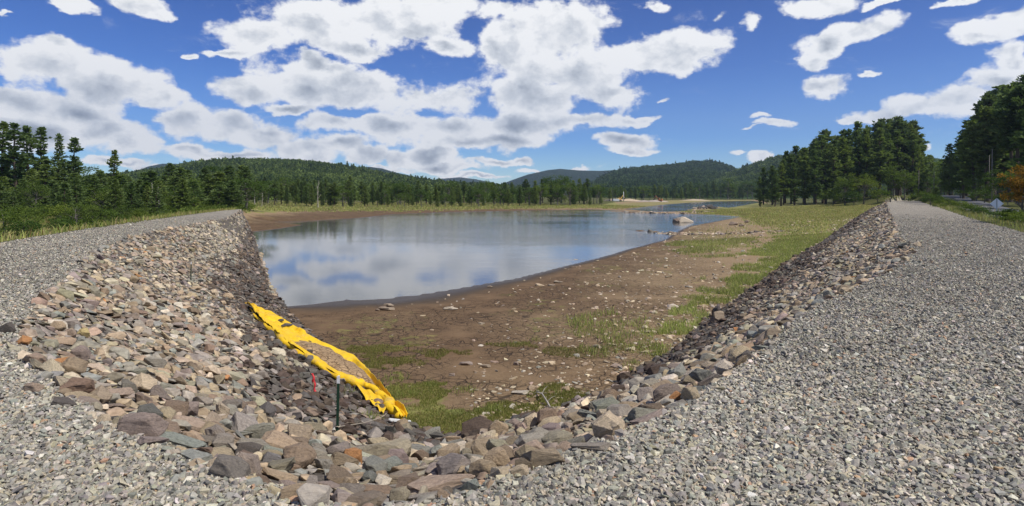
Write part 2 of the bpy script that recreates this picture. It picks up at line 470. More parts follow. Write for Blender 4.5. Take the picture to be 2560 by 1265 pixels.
def m_leaf(name, lo, hi, trans=.3, varscale=.35):
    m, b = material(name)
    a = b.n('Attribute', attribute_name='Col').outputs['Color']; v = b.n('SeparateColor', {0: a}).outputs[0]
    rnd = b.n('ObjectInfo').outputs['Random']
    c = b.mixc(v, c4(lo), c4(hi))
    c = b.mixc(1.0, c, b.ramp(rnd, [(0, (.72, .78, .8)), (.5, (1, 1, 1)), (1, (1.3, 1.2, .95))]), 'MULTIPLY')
    d = b.n('BsdfDiffuse', {'Color': c}).outputs[0]; t = b.n('BsdfTranslucent', {'Color': b.mixc(1.0, c, c4((1.2, 1.3, .6)), 'MULTIPLY')}).outputs[0]
    b.n('OutputMaterial', {'Surface': b.n('MixShader', {0: trans, 1: d, 2: t}).outputs[0]}); return m

def m_blade():
    m, b = material('grass_blades'); c = b.n('Attribute', attribute_name='Col').outputs['Color']
    d = b.n('BsdfDiffuse', {'Color': c}).outputs[0]; t = b.n('BsdfTranslucent', {'Color': c}).outputs[0]
    b.n('OutputMaterial', {'Surface': b.n('MixShader', {0: .35, 1: d, 2: t}).outputs[0]}); return m

def m_bark(name, lo, hi):
    m, b = material(name); tc = b.n('TexCoord').outputs['Object']
    n = b.noise(b.mapping(tc, (6, 6, .8)), 1.5, 6, .7)
    finish(b, b.ramp(n, [(.3, lo), (.7, hi)]), .95, b.bump(n, .8, .05), .1); return m

def m_plain(name, colr, rough=.6, metal=0.0, bscale=40.0, bump=.15, var=.15):
    m, b = material(name); tc = b.n('TexCoord').outputs['Object']
    n = b.noise(tc, bscale, 4, .6)
    c = b.mixc(1.0, c4(colr), b.ramp(n, [(.3, (1 - var,) * 3), (.7, (1 + var,) * 3)]), 'MULTIPLY')
    finish(b, c, rough, b.bump(n, bump, .01), .4, Metallic=metal); return m

def m_fabric():
    m, b = material('yellow_fabric'); g = b.n('NewGeometry').outputs['Position']
    n = b.noise(g, 3.5, 6, .65); f = b.noise(g, 18.0, 5, .6)
    c = b.ramp(n, [(.3, (.68, .40, .012)), (.5, (.80, .50, .012)), (.75, (.84, .57, .03))])
    dirt = b.math('MULTIPLY', b.mr(b.noise(g, 2.6, 6, .75), .50, .70), .62)
    c = b.mixc(dirt, c, c4((.46, .31, .12)))
    finish(b, c, .7, b.bump(b.math('ADD', f, n), .5, .03), .25); return m

def m_silt():
    m, b = material('dried_silt'); g = b.n('NewGeometry').outputs['Position']
    n = b.noise(g, 6.0, 6, .7)
    wv = b.n('VectorMath', {0: g, 1: b.n('VectorMath', {0: b.n('TexNoise', {'Vector': g, 'Scale': 5.0}).outputs[1], 'Scale': .12}, operation='SCALE').outputs[0]}, operation='ADD').outputs[0]
    e = b.vor(b.mapping(wv, (1, 1, 0)), 7.5, 'DISTANCE_TO_EDGE').outputs['Distance']
    cr = b.mr(e, .02, .07, 1, 0)
    c = b.ramp(n, [(.3, (.30, .20, .11)), (.6, (.43, .295, .165)), (.8, (.53, .37, .18))])
    c = b.mixc(b.math('MULTIPLY', cr, .7), c, c4((.10, .065, .035)))
    finish(b, c, .95, b.bump(b.math('SUBTRACT', n, cr), .9, .04), .1); return m

def m_asphalt():
    m, b = material('old_asphalt'); g = b.n('NewGeometry').outputs['Position']
    n = b.noise(g, 30.0, 4, .7); k = b.noise(g, .4, 4)
    c = b.mixc(1.0, b.ramp(n, [(.3, (.10, .10, .105)), (.7, (.165, .165, .17))]), b.ramp(k, [(.3, (.85, .85, .85)), (.7, (1.1, 1.1, 1.1))]), 'MULTIPLY')
    finish(b, c, .85, b.bump(n, .3, .01), .3); return m

def m_hill(name, lo, hi, sc_):
    m, b = material(name); g = b.n('NewGeometry').outputs['Position']
    v = b.vor(b.mapping(g, (1, 1, .6)), sc_); n = b.noise(g, sc_ * .12, 6, .65); r = b.n('SeparateColor', {0: v.outputs['Color']}).outputs[0]
    c = b.mixc(b.math('ADD', b.math('MULTIPLY', n, .9), b.math('MULTIPLY', b.math('SUBTRACT', r, .5), .5), clamp=True), c4(lo), c4(hi))
    finish(b, c, .95, b.bump(b.math('SUBTRACT', 1.0, v.outputs['Distance']), 1.0, .8 / sc_), .05); return m

# ------------------------------------------------------------------ sky and sun
SUN_AZ, SUN_EL = R(120), R(54)         # azimuth clockwise from the view direction

def build_sky():
    w = bpy.data.worlds.new('World'); sc.world = w; w.use_nodes = True
    b = NB(w.node_tree)
    D = b.n('TexCoord').outputs['Generated']
    s = b.n('SeparateXYZ', {0: D}); x, y, z = s.outputs
    az = b.math('ARCTAN2', x, y)
    hor = b.math('SQRT', b.math('ADD', b.math('MULTIPLY', x, x), b.math('ADD', b.math('MULTIPLY', y, y), 1e-4)))
    el = b.math('DIVIDE', z, hor)
    P = b.n('CombineXYZ', {0: az, 1: el, 2: 0.0}).outputs[0]
    warp = b.n('TexNoise', {'Vector': b.mapping(P, (1, 1.5, 1)), 'Scale': 9.0, 'Detail': 5.0, 'Roughness': .6}).outputs[1]
    Pw = b.n('VectorMath', {0: P, 1: b.n('VectorMath', {0: b.n('VectorMath', {0: warp, 1: (.5, .5, .5)}, operation='SUBTRACT').outputs[0], 1: (.10, .055, 0)}, operation='MULTIPLY').outputs[0]}, operation='ADD').outputs[0]

    def field(Pw, blobs, k):
        acc = None
        for cx, cy, rx, ry, *faint in blobs:
            a0 = math.atan((cx - 1280) / F); e0 = (HZ - cy) / F * math.cos(a0)
            ra = rx / F * math.cos(a0) ** 2; re = ry / F * math.cos(a0)
            v = b.n('VectorMath', {0: Pw, 1: (1 / ra, 1 / re, 0), 2: (-a0 / ra, -e0 / re, 0)}, operation='MULTIPLY_ADD').outputs[0]
            l = b.n('VectorMath', {0: v}, operation='LENGTH').outputs['Value']
            if faint: l = b.math('ADD', l, faint[0])
            acc = l if acc is None else b.math('SMOOTH_MIN', acc, l, k)
        return b.math('SUBTRACT', 1.0, acc)
    cov = field(Pw, CLOUDS, .35)
    rise = b.n('CombineXYZ', {0: .012, 1: b.math('ADD', .018, b.math('MULTIPLY', el, .14)), 2: 0.0}).outputs[0]
    above = field(b.n('VectorMath', {0: Pw, 1: rise}, operation='ADD').outputs[0], CLOUDS, .35)
    # cloud cover overhead and behind the viewer
    far = b.mr(el, .36, .5); back = b.mr(b.math('ABSOLUTE', az), .85, 1.1)
    over = b.math('MAXIMUM', far, back)
    gen = b.math('MULTIPLY', b.math('SUBTRACT', b.noise(D, 3.2, 3, .5), .56), 7.0)
    low = b.mr(z, .02, .2)
    cov = b.math('MAXIMUM', cov, b.n('Mix', {0: over, 2: -3.0, 3: gen}, data_type='FLOAT').outputs[0]); above = b.math('MAXIMUM', above, b.n('Mix', {0: over, 2: -3.0, 3: gen}, data_type='FLOAT').outputs[0])
    Q = b.mapping(P, (1, 1.25, 1))
    def puff(q, det):
        n1 = b.noise(q, 21.0, det, .62, .1)
        qw = b.n('VectorMath', {0: q, 1: b.n('VectorMath', {0: warp, 'Scale': .05}, operation='SCALE').outputs[0]}, operation='ADD').outputs[0]
        v = b.n('TexVoronoi', {'Vector': qw, 'Scale': 24.0, 'Detail': 3.0, 'Roughness': .55, 'Lacunarity': 2.1}, feature='F1', normalize=True).outputs['Distance']
        v2 = b.n('TexVoronoi', {'Vector': qw, 'Scale': 8.0, 'Detail': 1.0, 'Roughness': .5, 'Lacunarity': 2.0, 'Smoothness': .35}, feature='SMOOTH_F1', normalize=True).outputs['Distance']
        return b.math('ADD', b.math('MULTIPLY', n1, .42), b.math('ADD', b.math('MULTIPLY', b.math('SUBTRACT', .86, v), .30), b.math('MULTIPLY', b.math('SUBTRACT', .52, v2), .55)))
    f1 = puff(Q, 9)
    f0 = b.noise(Q, 6.5, 4, .5)
    off = b.mapping(Q, loc=(.010, .026, 0))
    f2 = puff(off, 5)
    dens = b.math('ADD', b.math('ADD', cov, b.mr(el, .05, .2, .10, -.07)), b.math('ADD', b.math('MULTIPLY', b.math('SUBTRACT', f1, .5), 3.4), b.math('MULTIPLY', b.math('SUBTRACT', f0, .5), .5)))
    alpha = b.mr(dens, -.10, .30)
    wisp = b.math('MULTIPLY', b.mr(b.noise(b.mapping(P, (1, 2.6, 1)), 11.0, 8, .7, .6), .57, .80), b.mr(cov, -1.6, .1, 0, .5))
    alpha = b.math('MAXIMUM', alpha, wisp)
    relief = b.math('MULTIPLY', b.math('SUBTRACT', f1, f2), 2.3)
    hid = b.math('ADD', above, b.math('ADD', b.math('MULTIPLY', b.math('SUBTRACT', f2, .5), .9), b.math('MULTIPLY', b.math('SUBTRACT', f0, .5), .8)))
    thick = b.mr(dens, .15, 1.2)
    gm = b.math('MULTIPLY', b.mr(hid, -.45, .75, 0, 1, False), thick)
    shade = b.math('SUBTRACT', b.math('ADD', 1.0, relief), b.math('ADD', b.math('MULTIPLY', thick, .14), b.math('MULTIPLY', gm, .60)))
    cc = b.ramp(shade, [(.15, (.25, .28, .33)), (.42, (.42, .455, .51)), (.68, (.66, .69, .735)), (.95, (.98, .98, .98))])
    sky = b.n('TexSky', sky_type='NISHITA', sun_disc=False, sun_elevation=SUN_EL, sun_rotation=SUN_AZ, altitude=300.0, air_density=1.0, dust_density=.35, ozone_density=2.2)
    hue = b.mixc(1.0, sky.outputs[0], b.ramp(el, [(0.0, (.66, .84, 1.0)), (.09, (.24, .48, .89)), (.2, (.115, .31, .71)), (.34, (.065, .215, .57))]), 'MULTIPLY')
    bg1 = b.n('Background', {'Color': hue, 'Strength': .125}).outputs[0]
    bg2 = b.n('Background', {'Color': cc, 'Strength': .84}).outputs[0]
    mx = b.n('MixShader', {0: alpha, 1: bg1, 2: bg2}).outputs[0]
    b.n('OutputWorld', {'Surface': mx})
    w.cycles.sampling_method = 'MANUAL'; w.cycles.sample_map_resolution = 512

CLOUDS = [(130, 150, 130, 62), (280, 205, 190, 72), (410, 235, 80, 40), (135, 110, 55, 36), (60, 265, 120, 40), (190, 275, 150, 38), (260, 320, 130, 40), (90, 330, 140, 45), (330, 345, 80, 40),
          (170, 0, 60, 20), (360, 6, 105, 32), (420, 28, 55, 22), (15, 40, 28, 10, .35),
          (640, 82, 115, 46), (800, 45, 200, 72), (980, 50, 210, 70), (890, 112, 130, 32), (1120, 15, 110, 42), (570, 130, 55, 12, .1), (480, 134, 30, 10, .2),
          (620, 228, 95, 36), (760, 205, 130, 55), (900, 218, 180, 58), (1060, 240, 160, 48), (800, 158, 75, 24), (720, 268, 80, 14), (1120, 110, 60, 26),
          (1265, 110, 75, 90), (1400, 80, 150, 105), (1690, 115, 120, 66), (1600, 135, 140, 52), (1450, 180, 160, 72), (1340, 240, 150, 55), (1540, 225, 90, 46), (1235, 30, 50, 40), (1640, 10, 40, 22),
          (465, 300, 70, 40), (570, 312, 120, 40), (660, 335, 110, 36), (850, 312, 90, 24), (970, 318, 60, 28), (1110, 322, 150, 36), (1290, 312, 130, 40), (1440, 300, 120, 26), (1600, 297, 66, 14),
          (1545, 352, 80, 20), (1570, 378, 60, 9), (480, 372, 60, 13), (600, 385, 120, 15), (760, 372, 85, 28), (840, 362, 75, 28), (905, 388, 55, 24), (1000, 400, 40, 22), (1085, 388, 70, 22),
          (1160, 358, 120, 22), (1260, 352, 110, 34), (1240, 406, 80, 10), (1310, 405, 36, 10), (1420, 420, 80, 8), (330, 402, 60, 10, .2), (380, 415, 60, 9, .2), (250, 398, 50, 12, .1), (700, 400, 120, 8), (960, 425, 90, 9, .2), (1130, 418, 100, 12, .1), (1200, 438, 80, 7, .1), (1330, 425, 70, 8, .2),
          (2050, 18, 100, 26), (2135, 82, 105, 32), (2070, 110, 85, 34), (2020, 150, 50, 22), (2040, 205, 66, 30), (2215, 12, 55, 10), (2380, 8, 90, 12), (2450, 78, 95, 32), (2550, 50, 80, 36), (2540, 118, 60, 30),
          (2200, 288, 95, 26), (2300, 265, 105, 40), (2400, 238, 95, 46), (2500, 195, 85, 46), (2545, 150, 50, 36), (2120, 298, 40, 10), (1895, 296, 36, 10, .25), (1930, 314, 56, 12, .15), (1880, 326, 44, 6, .25),
          (2165, 180, 40, 10, .35), (1905, 395, 22, 11), (2330, 368, 26, 9, .2), (1660, 248, 34, 9, .35), (1790, 30, 60, 24, .5), (1880, 60, 50, 40, .55), (1850, 385, 30, 10, .4)]
GREYS = [(880, 112, 190, 34), (1000, 40, 150, 40), (340, 225, 110, 34), (230, 265, 130, 22), (800, 245, 170, 26), (1020, 262, 150, 20), (680, 255, 90, 18), (1440, 155, 110, 26), (1290, 225, 150, 30), (1350, 262, 130, 20),
         (1480, 250, 90, 18), (620, 330, 110, 18), (1120, 345, 130, 12), (2280, 300, 110, 14), (2420, 275, 80, 16), (1270, 90, 40, 40), (180, 310, 130, 16), (860, 330, 90, 10), (1380, 325, 120, 12), (2480, 95, 60, 10), (1930, 322, 50, 5)]

def build_sun():
    l = bpy.data.lights.new('sun', 'SUN'); l.energy = 3.9; l.angle = R(.53); l.color = (1.0, .955, .88)
    o = bpy.data.objects.new('sun', l); link(o)
    d = Vector((math.sin(SUN_AZ) * math.cos(SUN_EL), math.cos(SUN_AZ) * math.cos(SUN_EL), math.sin(SUN_EL)))
    o.rotation_euler = d.to_track_quat('Z', 'Y').to_euler(); o.location = d * 60
    return o

def build_camera():
    c = bpy.data.cameras.new('camera'); c.sensor_width = 36.0; c.sensor_fit = 'HORIZONTAL'; c.lens = F / 2560 * 36.0
    c.shift_y = -(632.5 - HZ) / 2560; c.clip_end = 20000; c.clip_start = .05
    o = bpy.data.objects.new('camera', c); link(o); o.location = (0, 0, H); o.rotation_euler = (R(90), 0, 0)
    sc.camera = o
CURT_L = [(611, 760), (628, 780), (650, 806), (672, 826), (700, 852), (728, 876), (752, 892), (776, 906), (806, 928), (842, 950), (880, 966), (915, 974), (945, 992), (968, 1018), (985, 1040), (1004, 1058)]
CURT_R = [(616, 762), (648, 778), (680, 790), (706, 806), (742, 830), (772, 848), (800, 862), (828, 876), (856, 886), (884, 900), (905, 920), (925, 942), (940, 964), (962, 992), (990, 1020), (1022, 1054)]
# ------------------------------------------------------------------ stones
def hull(seed, n=18, flat=.45, boxy=.6, bev=.05, rough=0.0, cuts=0):
    """angular stone of unit half length: convex hull of points on a squashed rounded box, edges worn; returns V, list of face arrays"""
    r = random.Random(seed)
    bm = bmesh.new()
    for _ in range(n):
        v = Vector((r.gauss(0, 1), r.gauss(0, 1), r.gauss(0, 1))).normalized()
        m = max(abs(v.x), abs(v.y), abs(v.z))
        v = v * (1 - boxy) + (v / m) * boxy * .8
        v *= r.uniform(.82, 1.0)
        bm.verts.new((v.x, v.y * .72, v.z * flat))
    res = bmesh.ops.convex_hull(bm, input=bm.verts[:])
    bmesh.ops.delete(bm, geom=[g for g in set(res['geom_interior'] + res['geom_unused']) if isinstance(g, bmesh.types.BMVert)], context='VERTS')
    bmesh.ops.dissolve_limit(bm, angle_limit=R(14), verts=bm.verts[:], edges=bm.edges[:])
    if bev > 0:
        bmesh.ops.bevel(bm, geom=bm.edges[:], offset=bev, segments=1 if cuts == 0 else 2, affect='EDGES', profile=.6)
    if cuts:
        bmesh.ops.triangulate(bm, faces=bm.faces[:])
        for _ in range(cuts):
            long = [e for e in bm.edges if e.calc_length() > .16]
            if long: bmesh.ops.subdivide_edges(bm, edges=long, cuts=1)
            bmesh.ops.triangulate(bm, faces=bm.faces[:])
        ox, oy = r.uniform(0, 99), r.uniform(0, 99)
        bm.normal_update()
        co = np.array([v.co for v in bm.verts]); nn = np.array([v.normal for v in bm.verts])
        d = (fbm(co[:, 0] * 2.2 + ox, co[:, 1] * 2.2 + co[:, 2] * 3.1 + oy, seed % 97, 4) - .5) * rough
        d += (vnoise(co[:, 2] * 11 + ox, co[:, 0] * .8 + oy, seed % 53) - .5) * rough * .45
        for v, k, q in zip(bm.verts, d, nn): v.co = Vector(v.co) + Vector(q) * float(k)
    bmesh.ops.triangulate(bm, faces=bm.faces[:])
    bm.verts.index_update()
    V = np.array([v.co for v in bm.verts]); T = np.array([[v.index for v in f.verts] for f in bm.faces])
    bm.free()
    ext = np.abs(V[:, 0]).max()
    return V / ext, T

def scatter(tmpl, tid, pos, rot, scl, colr):
    """merge copies of templates: rot (N,3,3), scl (N,3), colr (N,3) per copy"""
    Vs, Ts, Cs = [], [], []; off = 0
    for k, (tv, tt) in enumerate(tmpl):
        m = np.where(tid == k)[0]
        if not len(m): continue
        v = np.einsum('nij,nkj->nki', rot[m], tv[None] * scl[m][:, None, :]) + pos[m][:, None, :]
        t = tt[None] + (np.arange(len(m)) * len(tv))[:, None, None] + off
        Vs.append(v.reshape(-1, 3)); Ts.append(t.reshape(-1, tt.shape[1])); Cs.append(np.repeat(colr[m], len(tt), 0))
        off += len(m) * len(tv)
    return np.concatenate(Vs), np.concatenate(Ts), np.concatenate(Cs)

def frames(normal, yaw, tilt_a, tilt_b):
    """rotation matrices with local z near normal (N,3), yaw about it and small tilts"""
    n = normal / np.linalg.norm(normal, axis=1, keepdims=True)
    ref = np.tile(np.array([[1.0, 0, 0]]), (len(n), 1))
    x = ref - n * (n * ref).sum(1, keepdims=True); x /= np.linalg.norm(x, axis=1, keepdims=True)
    y = np.cross(n, x)
    cx, sx = np.cos(yaw)[:, None], np.sin(yaw)[:, None]
    X = x * cx + y * sx; Y = -x * sx + y * cx; Z = n
    ca, sa = np.cos(tilt_a)[:, None], np.sin(tilt_a)[:, None]
    Y, Z = Y * ca + Z * sa, -Y * sa + Z * ca
    cb, sb = np.cos(tilt_b)[:, None], np.sin(tilt_b)[:, None]
    X, Z = X * cb - Z * sb, X * sb + Z * cb
    return np.stack([X, Y, Z], 2)

def surf_normal(x, y, e=.15):
    z0, _, _ = terrain(x, y); zx, _, _ = terrain(x + e, y); zy, _, _ = terrain(x, y + e)
    n = np.stack([-(zx - z0) / e, -(zy - z0) / e, np.ones_like(z0)], 1)
    n[:, :2] = np.clip(n[:, :2], -1.2, 1.2)
    return z0, n / np.linalg.norm(n, axis=1, keepdims=True)

STONE = {'tan': (.34, .275, .20), 'cream': (.47, .405, .31), 'grey': (.27, .25, .225), 'bluish grey': (.235, .24, .225), 'pinkish': (.33, .268, .222), 'mauve': (.255, .215, .20),
         'olive grey': (.27, .25, .195), 'brown': (.22, .17, .13), 'rusty orange': (.40, .215, .10), 'whitish': (.47, .43, .37), 'dark brown': (.080, .062, .052), 'dark grey': (.105, .097, .092)}
DRY = (['tan'] * 26 + ['cream'] * 12 + ['grey'] * 22 + ['bluish grey'] * 12 + ['pinkish'] * 10 + ['mauve'] * 7 + ['olive grey'] * 12 + ['brown'] * 12 + ['rusty orange'] * 1 + ['whitish'] * 3)
STAINED = ['dark brown'] * 14 + ['dark grey'] * 12 + ['brown'] * 4 + ['mauve'] * 2 + ['grey'] * 1
LITTER = ['tan'] * 6 + ['cream'] * 6 + ['pinkish'] * 3 + ['whitish'] * 2 + ['grey'] * 2

def dart(cx, cy, rad, placed, cell=.5):
    """greedy dart throwing; cx, cy, rad arrays in priority order; placed: list of (x, y, r) already there. returns kept indices"""
    grid = {}
    def put(x, y, r): grid.setdefault((int(x // cell), int(y // cell)), []).append((x, y, r))
    for p in placed: put(*p)
    keep = []
    for i in range(len(cx)):
        x, y, r = cx[i], cy[i], rad[i]
        gx, gy = int(x // cell), int(y // cell); ok = True
        k = 1 if r < .35 else 2
        for a in range(gx - k, gx + k + 1):
            for b in range(gy - k, gy + k + 1):
                for (px, py, pr) in grid.get((a, b), ()):
                    dd = .80 * (r + pr)
                    if (px - x) ** 2 + (py - y) ** 2 < dd * dd: ok = False; break
                if not ok: break
            if not ok: break
        if ok:
            put(x, y, r); keep.append(i)
    return keep

# rocks one can pick out in the photograph: pixel centre, pixel width, height, colour, form, turn (deg), label
HERO = [
 (352, 1078, 112, 70, 'mauve', 'round', 10, 'mauve speckled boulder half sunk in gravel beside the blue-green slab'),
 (445, 1100, 140, 52, 'teal', 'slab', -20, 'wide blue-green slab lying beside the mauve speckled boulder'),
 (440, 1120, 60, 24, 'olive grey', 'slab', 0, 'narrow olive slab under the lower edge of the blue-green slab'),
 (436, 1136, 34, 16, 'whitish', 'round', 0, 'small white stone on the gravel below the blue-green slab'),
 (547, 1168, 66, 36, 'cream', 'round', 0, 'cream log-shaped stone alone on the gravel edge'),
 (882, 1153, 62, 40, 'rusty orange', 'block', 15, 'bright rusty orange rock between grey slabs, below the green post'),
 (278, 986, 92, 40, 'pinkish', 'slab', 25, 'large salmon pink slab leaning near the gravel edge'),
 (345, 968, 78, 44, 'cream', 'block', -20, 'cream angular block with a grey face behind the salmon slab'),
 (170, 1008, 84, 30, 'dark grey', 'slab', -5, 'dark slab strewn with gravel and rusty at one end'),
 (86, 974, 46, 28, 'pinkish', 'round', 0, 'rounded pink cobble at the gravel edge above the dark slab'),
 (142, 820, 38, 24, 'tan', 'round', 0, 'round tan cobble beside the round pink one near the upper gravel edge'),
 (172, 836, 32, 26, 'pinkish', 'round', 0, 'round pink cobble between a tan and a yellowish one'),
 (207, 836, 32, 22, 'yellowish', 'round', 0, 'round yellowish cobble touching the pink one'),
 (150, 776, 36, 40, 'tan', 'slab', 60, 'upright tan slab near the upper gravel edge'),
 (200, 888, 46, 30, 'mauve', 'round', 0, 'dome-shaped mauve boulder in the middle of small stones'),
 (150, 905, 50, 30, 'rusty orange', 'slab', 30, 'rusty orange slab slanting down beside small grey stones'),
 (53, 858, 40, 26, 'rusty orange', 'block', 10, 'orange-topped rock farthest out on the gravel'),
 (22, 826, 36, 28, 'dark grey', 'block', 40, 'dark pointed rock standing at the edge of the crest gravel'),
 (240, 1075, 40, 26, 'mauve', 'slab', 45, 'dusky pink slab tilted into the gravel, above the grey-green one'),
 (257, 1056, 40, 30, 'cream', 'round', 0, 'cream round stone touching the dusky pink slab'),
 (300, 1060, 44, 26, 'olive grey', 'block', 0, 'grey-green block beside the mauve speckled boulder'),
 (400, 1040, 56, 28, 'cream', 'block', -15, 'pale block with brown streaks above the blue-green slab'),
 (460, 1030, 60, 36, 'mauve', 'block', 10, 'purple-red block with a broken face'),
 (560, 1115, 64, 38, 'grey', 'block', 0, 'flat-faced grey block above the cream log-shaped stone'),
 (617, 1135, 56, 36, 'dark grey', 'block', -15, 'dark grey block wedged between two pale slabs'),
 (600, 1160, 50, 34, 'cream', 'block', 10, 'cream and grey block beside the cream log-shaped stone'),
 (668, 1138, 50, 30, 'pinkish', 'slab', 20, 'flat pink stone on the dark grey wedged block'),
 (695, 1190, 104, 42, 'tan', 'slab', -18, 'large flat tan slab at the gravel edge'),
 (722, 1212, 58, 36, 'mauve', 'slab', -30, 'purple slab leaning on the large flat tan slab'),
 (757, 1218, 30, 28, 'olive grey', 'round', 0, 'oval olive stone touching the purple slab'),
 (818, 1213, 72, 26, 'mauve', 'slab', 0, 'long purple-grey slab with a straight front'),
 (790, 1243, 64, 22, 'pinkish', 'slab', 0, 'striped pale slab at the bottom gravel edge'),
 (735, 1054, 66, 26, 'cream', 'slab', -15, 'cream slab with a dark underside left bare above the green post foot'),
 (835, 1118, 84, 30, 'cream', 'slab', -18, 'long cream slab below the foot of the green post'),
 (770, 1110, 40, 40, 'grey', 'slab', 70, 'grey upright slab with fine grooves beside the long cream slab'),
 (660, 1072, 60, 40, 'grey', 'slab', 30, 'grey slab with a whitish end, tilted downhill'),
 (785, 1075, 62, 28, 'olive grey', 'block', 0, 'pitted olive block next to the foot of the green post'),
 (865, 1075, 66, 28, 'dark brown', 'slab', -25, 'dark brown slab touching the foot of the green post'),
 (1050, 1083, 76, 32, 'dark grey', 'slab', -8, 'big flat purple-black slab beyond the end of the yellow curtain'),
 (1018, 1078, 36, 30, 'olive grey', 'block', 20, 'angular olive block beside the big purple-black slab'),
 (960, 1138, 138, 48, 'olive grey', 'block', 8, 'long olive boulder with knobbly ends below the slope of dark stones'),
 (1040, 1138, 104, 30, 'bluish grey', 'round', 0, 'banded blue-grey boulder beside the long olive boulder'),
 (1083, 1094, 42, 30, 'bluish grey', 'block', 30, 'blue-grey rock with a white tip at the grass edge'),
 (1090, 1172, 124, 24, 'whitish', 'slab', 4, 'long white stone bar above the pink slab'),
 (1110, 1208, 184, 54, 'pinkish', 'slab', 6, 'huge flat pink slab, the longest stone of the near edge'),
 (1177, 1222, 52, 46, 'teal', 'block', 50, 'blue-green wedge standing at the end of the huge pink slab'),
 (1000, 1250, 58, 40, 'olive grey', 'round', 0, 'pale rounded boulder at the bottom gravel edge'),
 (930, 1222, 110, 44, 'brown', 'slab', 0, 'broad brown slab with rusty patches at the bottom edge'),
 (955, 1200, 46, 28, 'tan', 'block', 0, 'tan block standing behind the broad rusty slab'),
 (1070, 1245, 112, 26, 'grey', 'slab', 5, 'layered grey slab under the huge pink slab'),
 (1170, 1140, 36, 28, 'olive grey', 'round', 0, 'smooth greenish cobble in front of white stone'),
 (1143, 1130, 54, 26, 'whitish', 'block', 15, 'broken white block above the white spotted boulder'),
 (1186, 1160, 38, 34, 'whitish', 'round', 0, 'white spotted boulder beside the tall tan boulder'),
 (1246, 1158, 66, 62, 'tan', 'round', 20, 'tall rounded tan boulder near the middle of the near edge'),
 (1298, 1182, 48, 44, 'cream', 'round', 40, 'cream rounded stone with a shadowed hollow at the gravel corner'),
 (1195, 1080, 88, 46, 'dark brown', 'block', -12, 'dark brown split boulder at the edge of the mossy grass'),
 (1246, 1084, 58, 42, 'tan', 'round', 25, 'tan boulder leaning against the dark brown split boulder'),
 (1287, 1066, 36, 28, 'mauve', 'round', 0, 'small mauve rounded rock behind the tan boulder at the grass edge'),
 (1327, 1066, 54, 42, 'cream', 'block', 20, 'cream block with a square top at the grass edge'),
 (1376, 1054, 62, 46, 'brown', 'block', 0, 'brown squarish boulder between cream block and pale round rock'),
 (1432, 1048, 54, 34, 'grey', 'round', 10, 'pale grey rounded rock right beside the brown squarish boulder'),
 (1378, 1086, 84, 32, 'grey', 'slab', 6, 'flat-topped grey slab with a black overhang'),
 (1330, 1137, 92, 38, 'pinkish', 'block', 10, 'pink and white block at the gravel corner'),
 (1275, 1122, 66, 30, 'mauve', 'slab', 10, 'mauve slab lying behind the pink and white block'),
 (1412, 1126, 44, 28, 'pinkish', 'block', 0, 'squared pale pink block at the gravel edge'),
 (1466, 1090, 88, 42, 'cream', 'slab', 22, 'long cream slab with a grey band, rising to the east'),
 (1538, 1080, 112, 64, 'cream', 'block', 28, 'great cream boulder with a hollow grey face at the gravel edge'),
 (1475, 1120, 110, 26, 'grey', 'slab', 4, 'low grey slab half under gravel below the great cream boulder'),
 (1622, 1046, 96, 48, 'mauve', 'slab', 25, 'dusky red slab with a dark broken end in gravel'),
 (1640, 975, 92, 40, 'tan', 'slab', 20, 'long tan ledge stone above the dusky red slab'),
 (1660, 1004, 60, 24, 'whitish', 'slab', 15, 'white-edged slab between tan ledge stone and gravel'),
 (1695, 1000, 40, 26, 'rusty orange', 'block', 20, 'orange stone on the gravel edge by the white-edged slab'),
 (1737, 945, 50, 32, 'whitish', 'round', 20, 'white and grey banded boulder above the upright grey shards'),
 (1735, 985, 40, 34, 'bluish grey', 'slab', 75, 'grey-green shards standing upright in the gravel edge'),
 (1795, 908, 76, 26, 'mauve', 'slab', 18, 'pale mauve ledge stone high on the near bank'),
 (1822, 925, 62, 34, 'whitish', 'block', 25, 'white rock with a black hollow in the crest gravel'),
 (1863, 897, 40, 24, 'dark grey', 'block', 15, 'black angular rock poking from the crest gravel'),
 (1650, 935, 54, 32, 'dark brown', 'block', 10, 'dark brown boulder at the foot of the near bank'),
 (1547, 983, 40, 24, 'dark brown', 'block', 0, 'brown angular rock at the tip of the stone litter'),
 (1560, 1000, 40, 22, 'cream', 'block', 30, 'pale angular rock next to the brown one at the tip of the litter'),
 (1570, 1030, 70, 24, 'tan', 'slab', 18, 'long tan stone behind the great cream boulder'),
 (1490, 1058, 54, 24, 'whitish', 'slab', 15, 'whitish slab between pale rounded rock and great cream boulder'),
 (985, 878 + 190, 50, 18, 'dark brown', 'slab', 0, 'flat dark stone just in front of the white end of the curtain'),
 (570, 742, 26, 14, 'tan', 'block', 0, 'tan rock at the upper end of the thin rope'),
 (535, 735, 24, 16, 'cream', 'block', 20, 'cream rock under the thin rope above the yellow curtain'),
 (2293, 614, 20, 14, 'cream', 'round', 0, 'pale rounded rock topping the heap that juts into the crest gravel'),
 (2268, 628, 30, 12, 'tan', 'slab', 15, 'tan slab leaning on the heap that juts into the crest gravel'),
 (2240, 642, 34, 12, 'brown', 'slab', 15, 'brown slab at the lower end of the jutting heap'),
 (1938, 790, 30, 20, 'tan', 'block', 10, 'tan squarish block high on the eastern bank'),
]
STONE['teal'] = (.22, .25, .235); STONE['yellowish'] = (.42, .36, .19)
FORM = {'round': ('rounded', .62), 'slab': ('flat', .26), 'block': ('blocky', .55)}

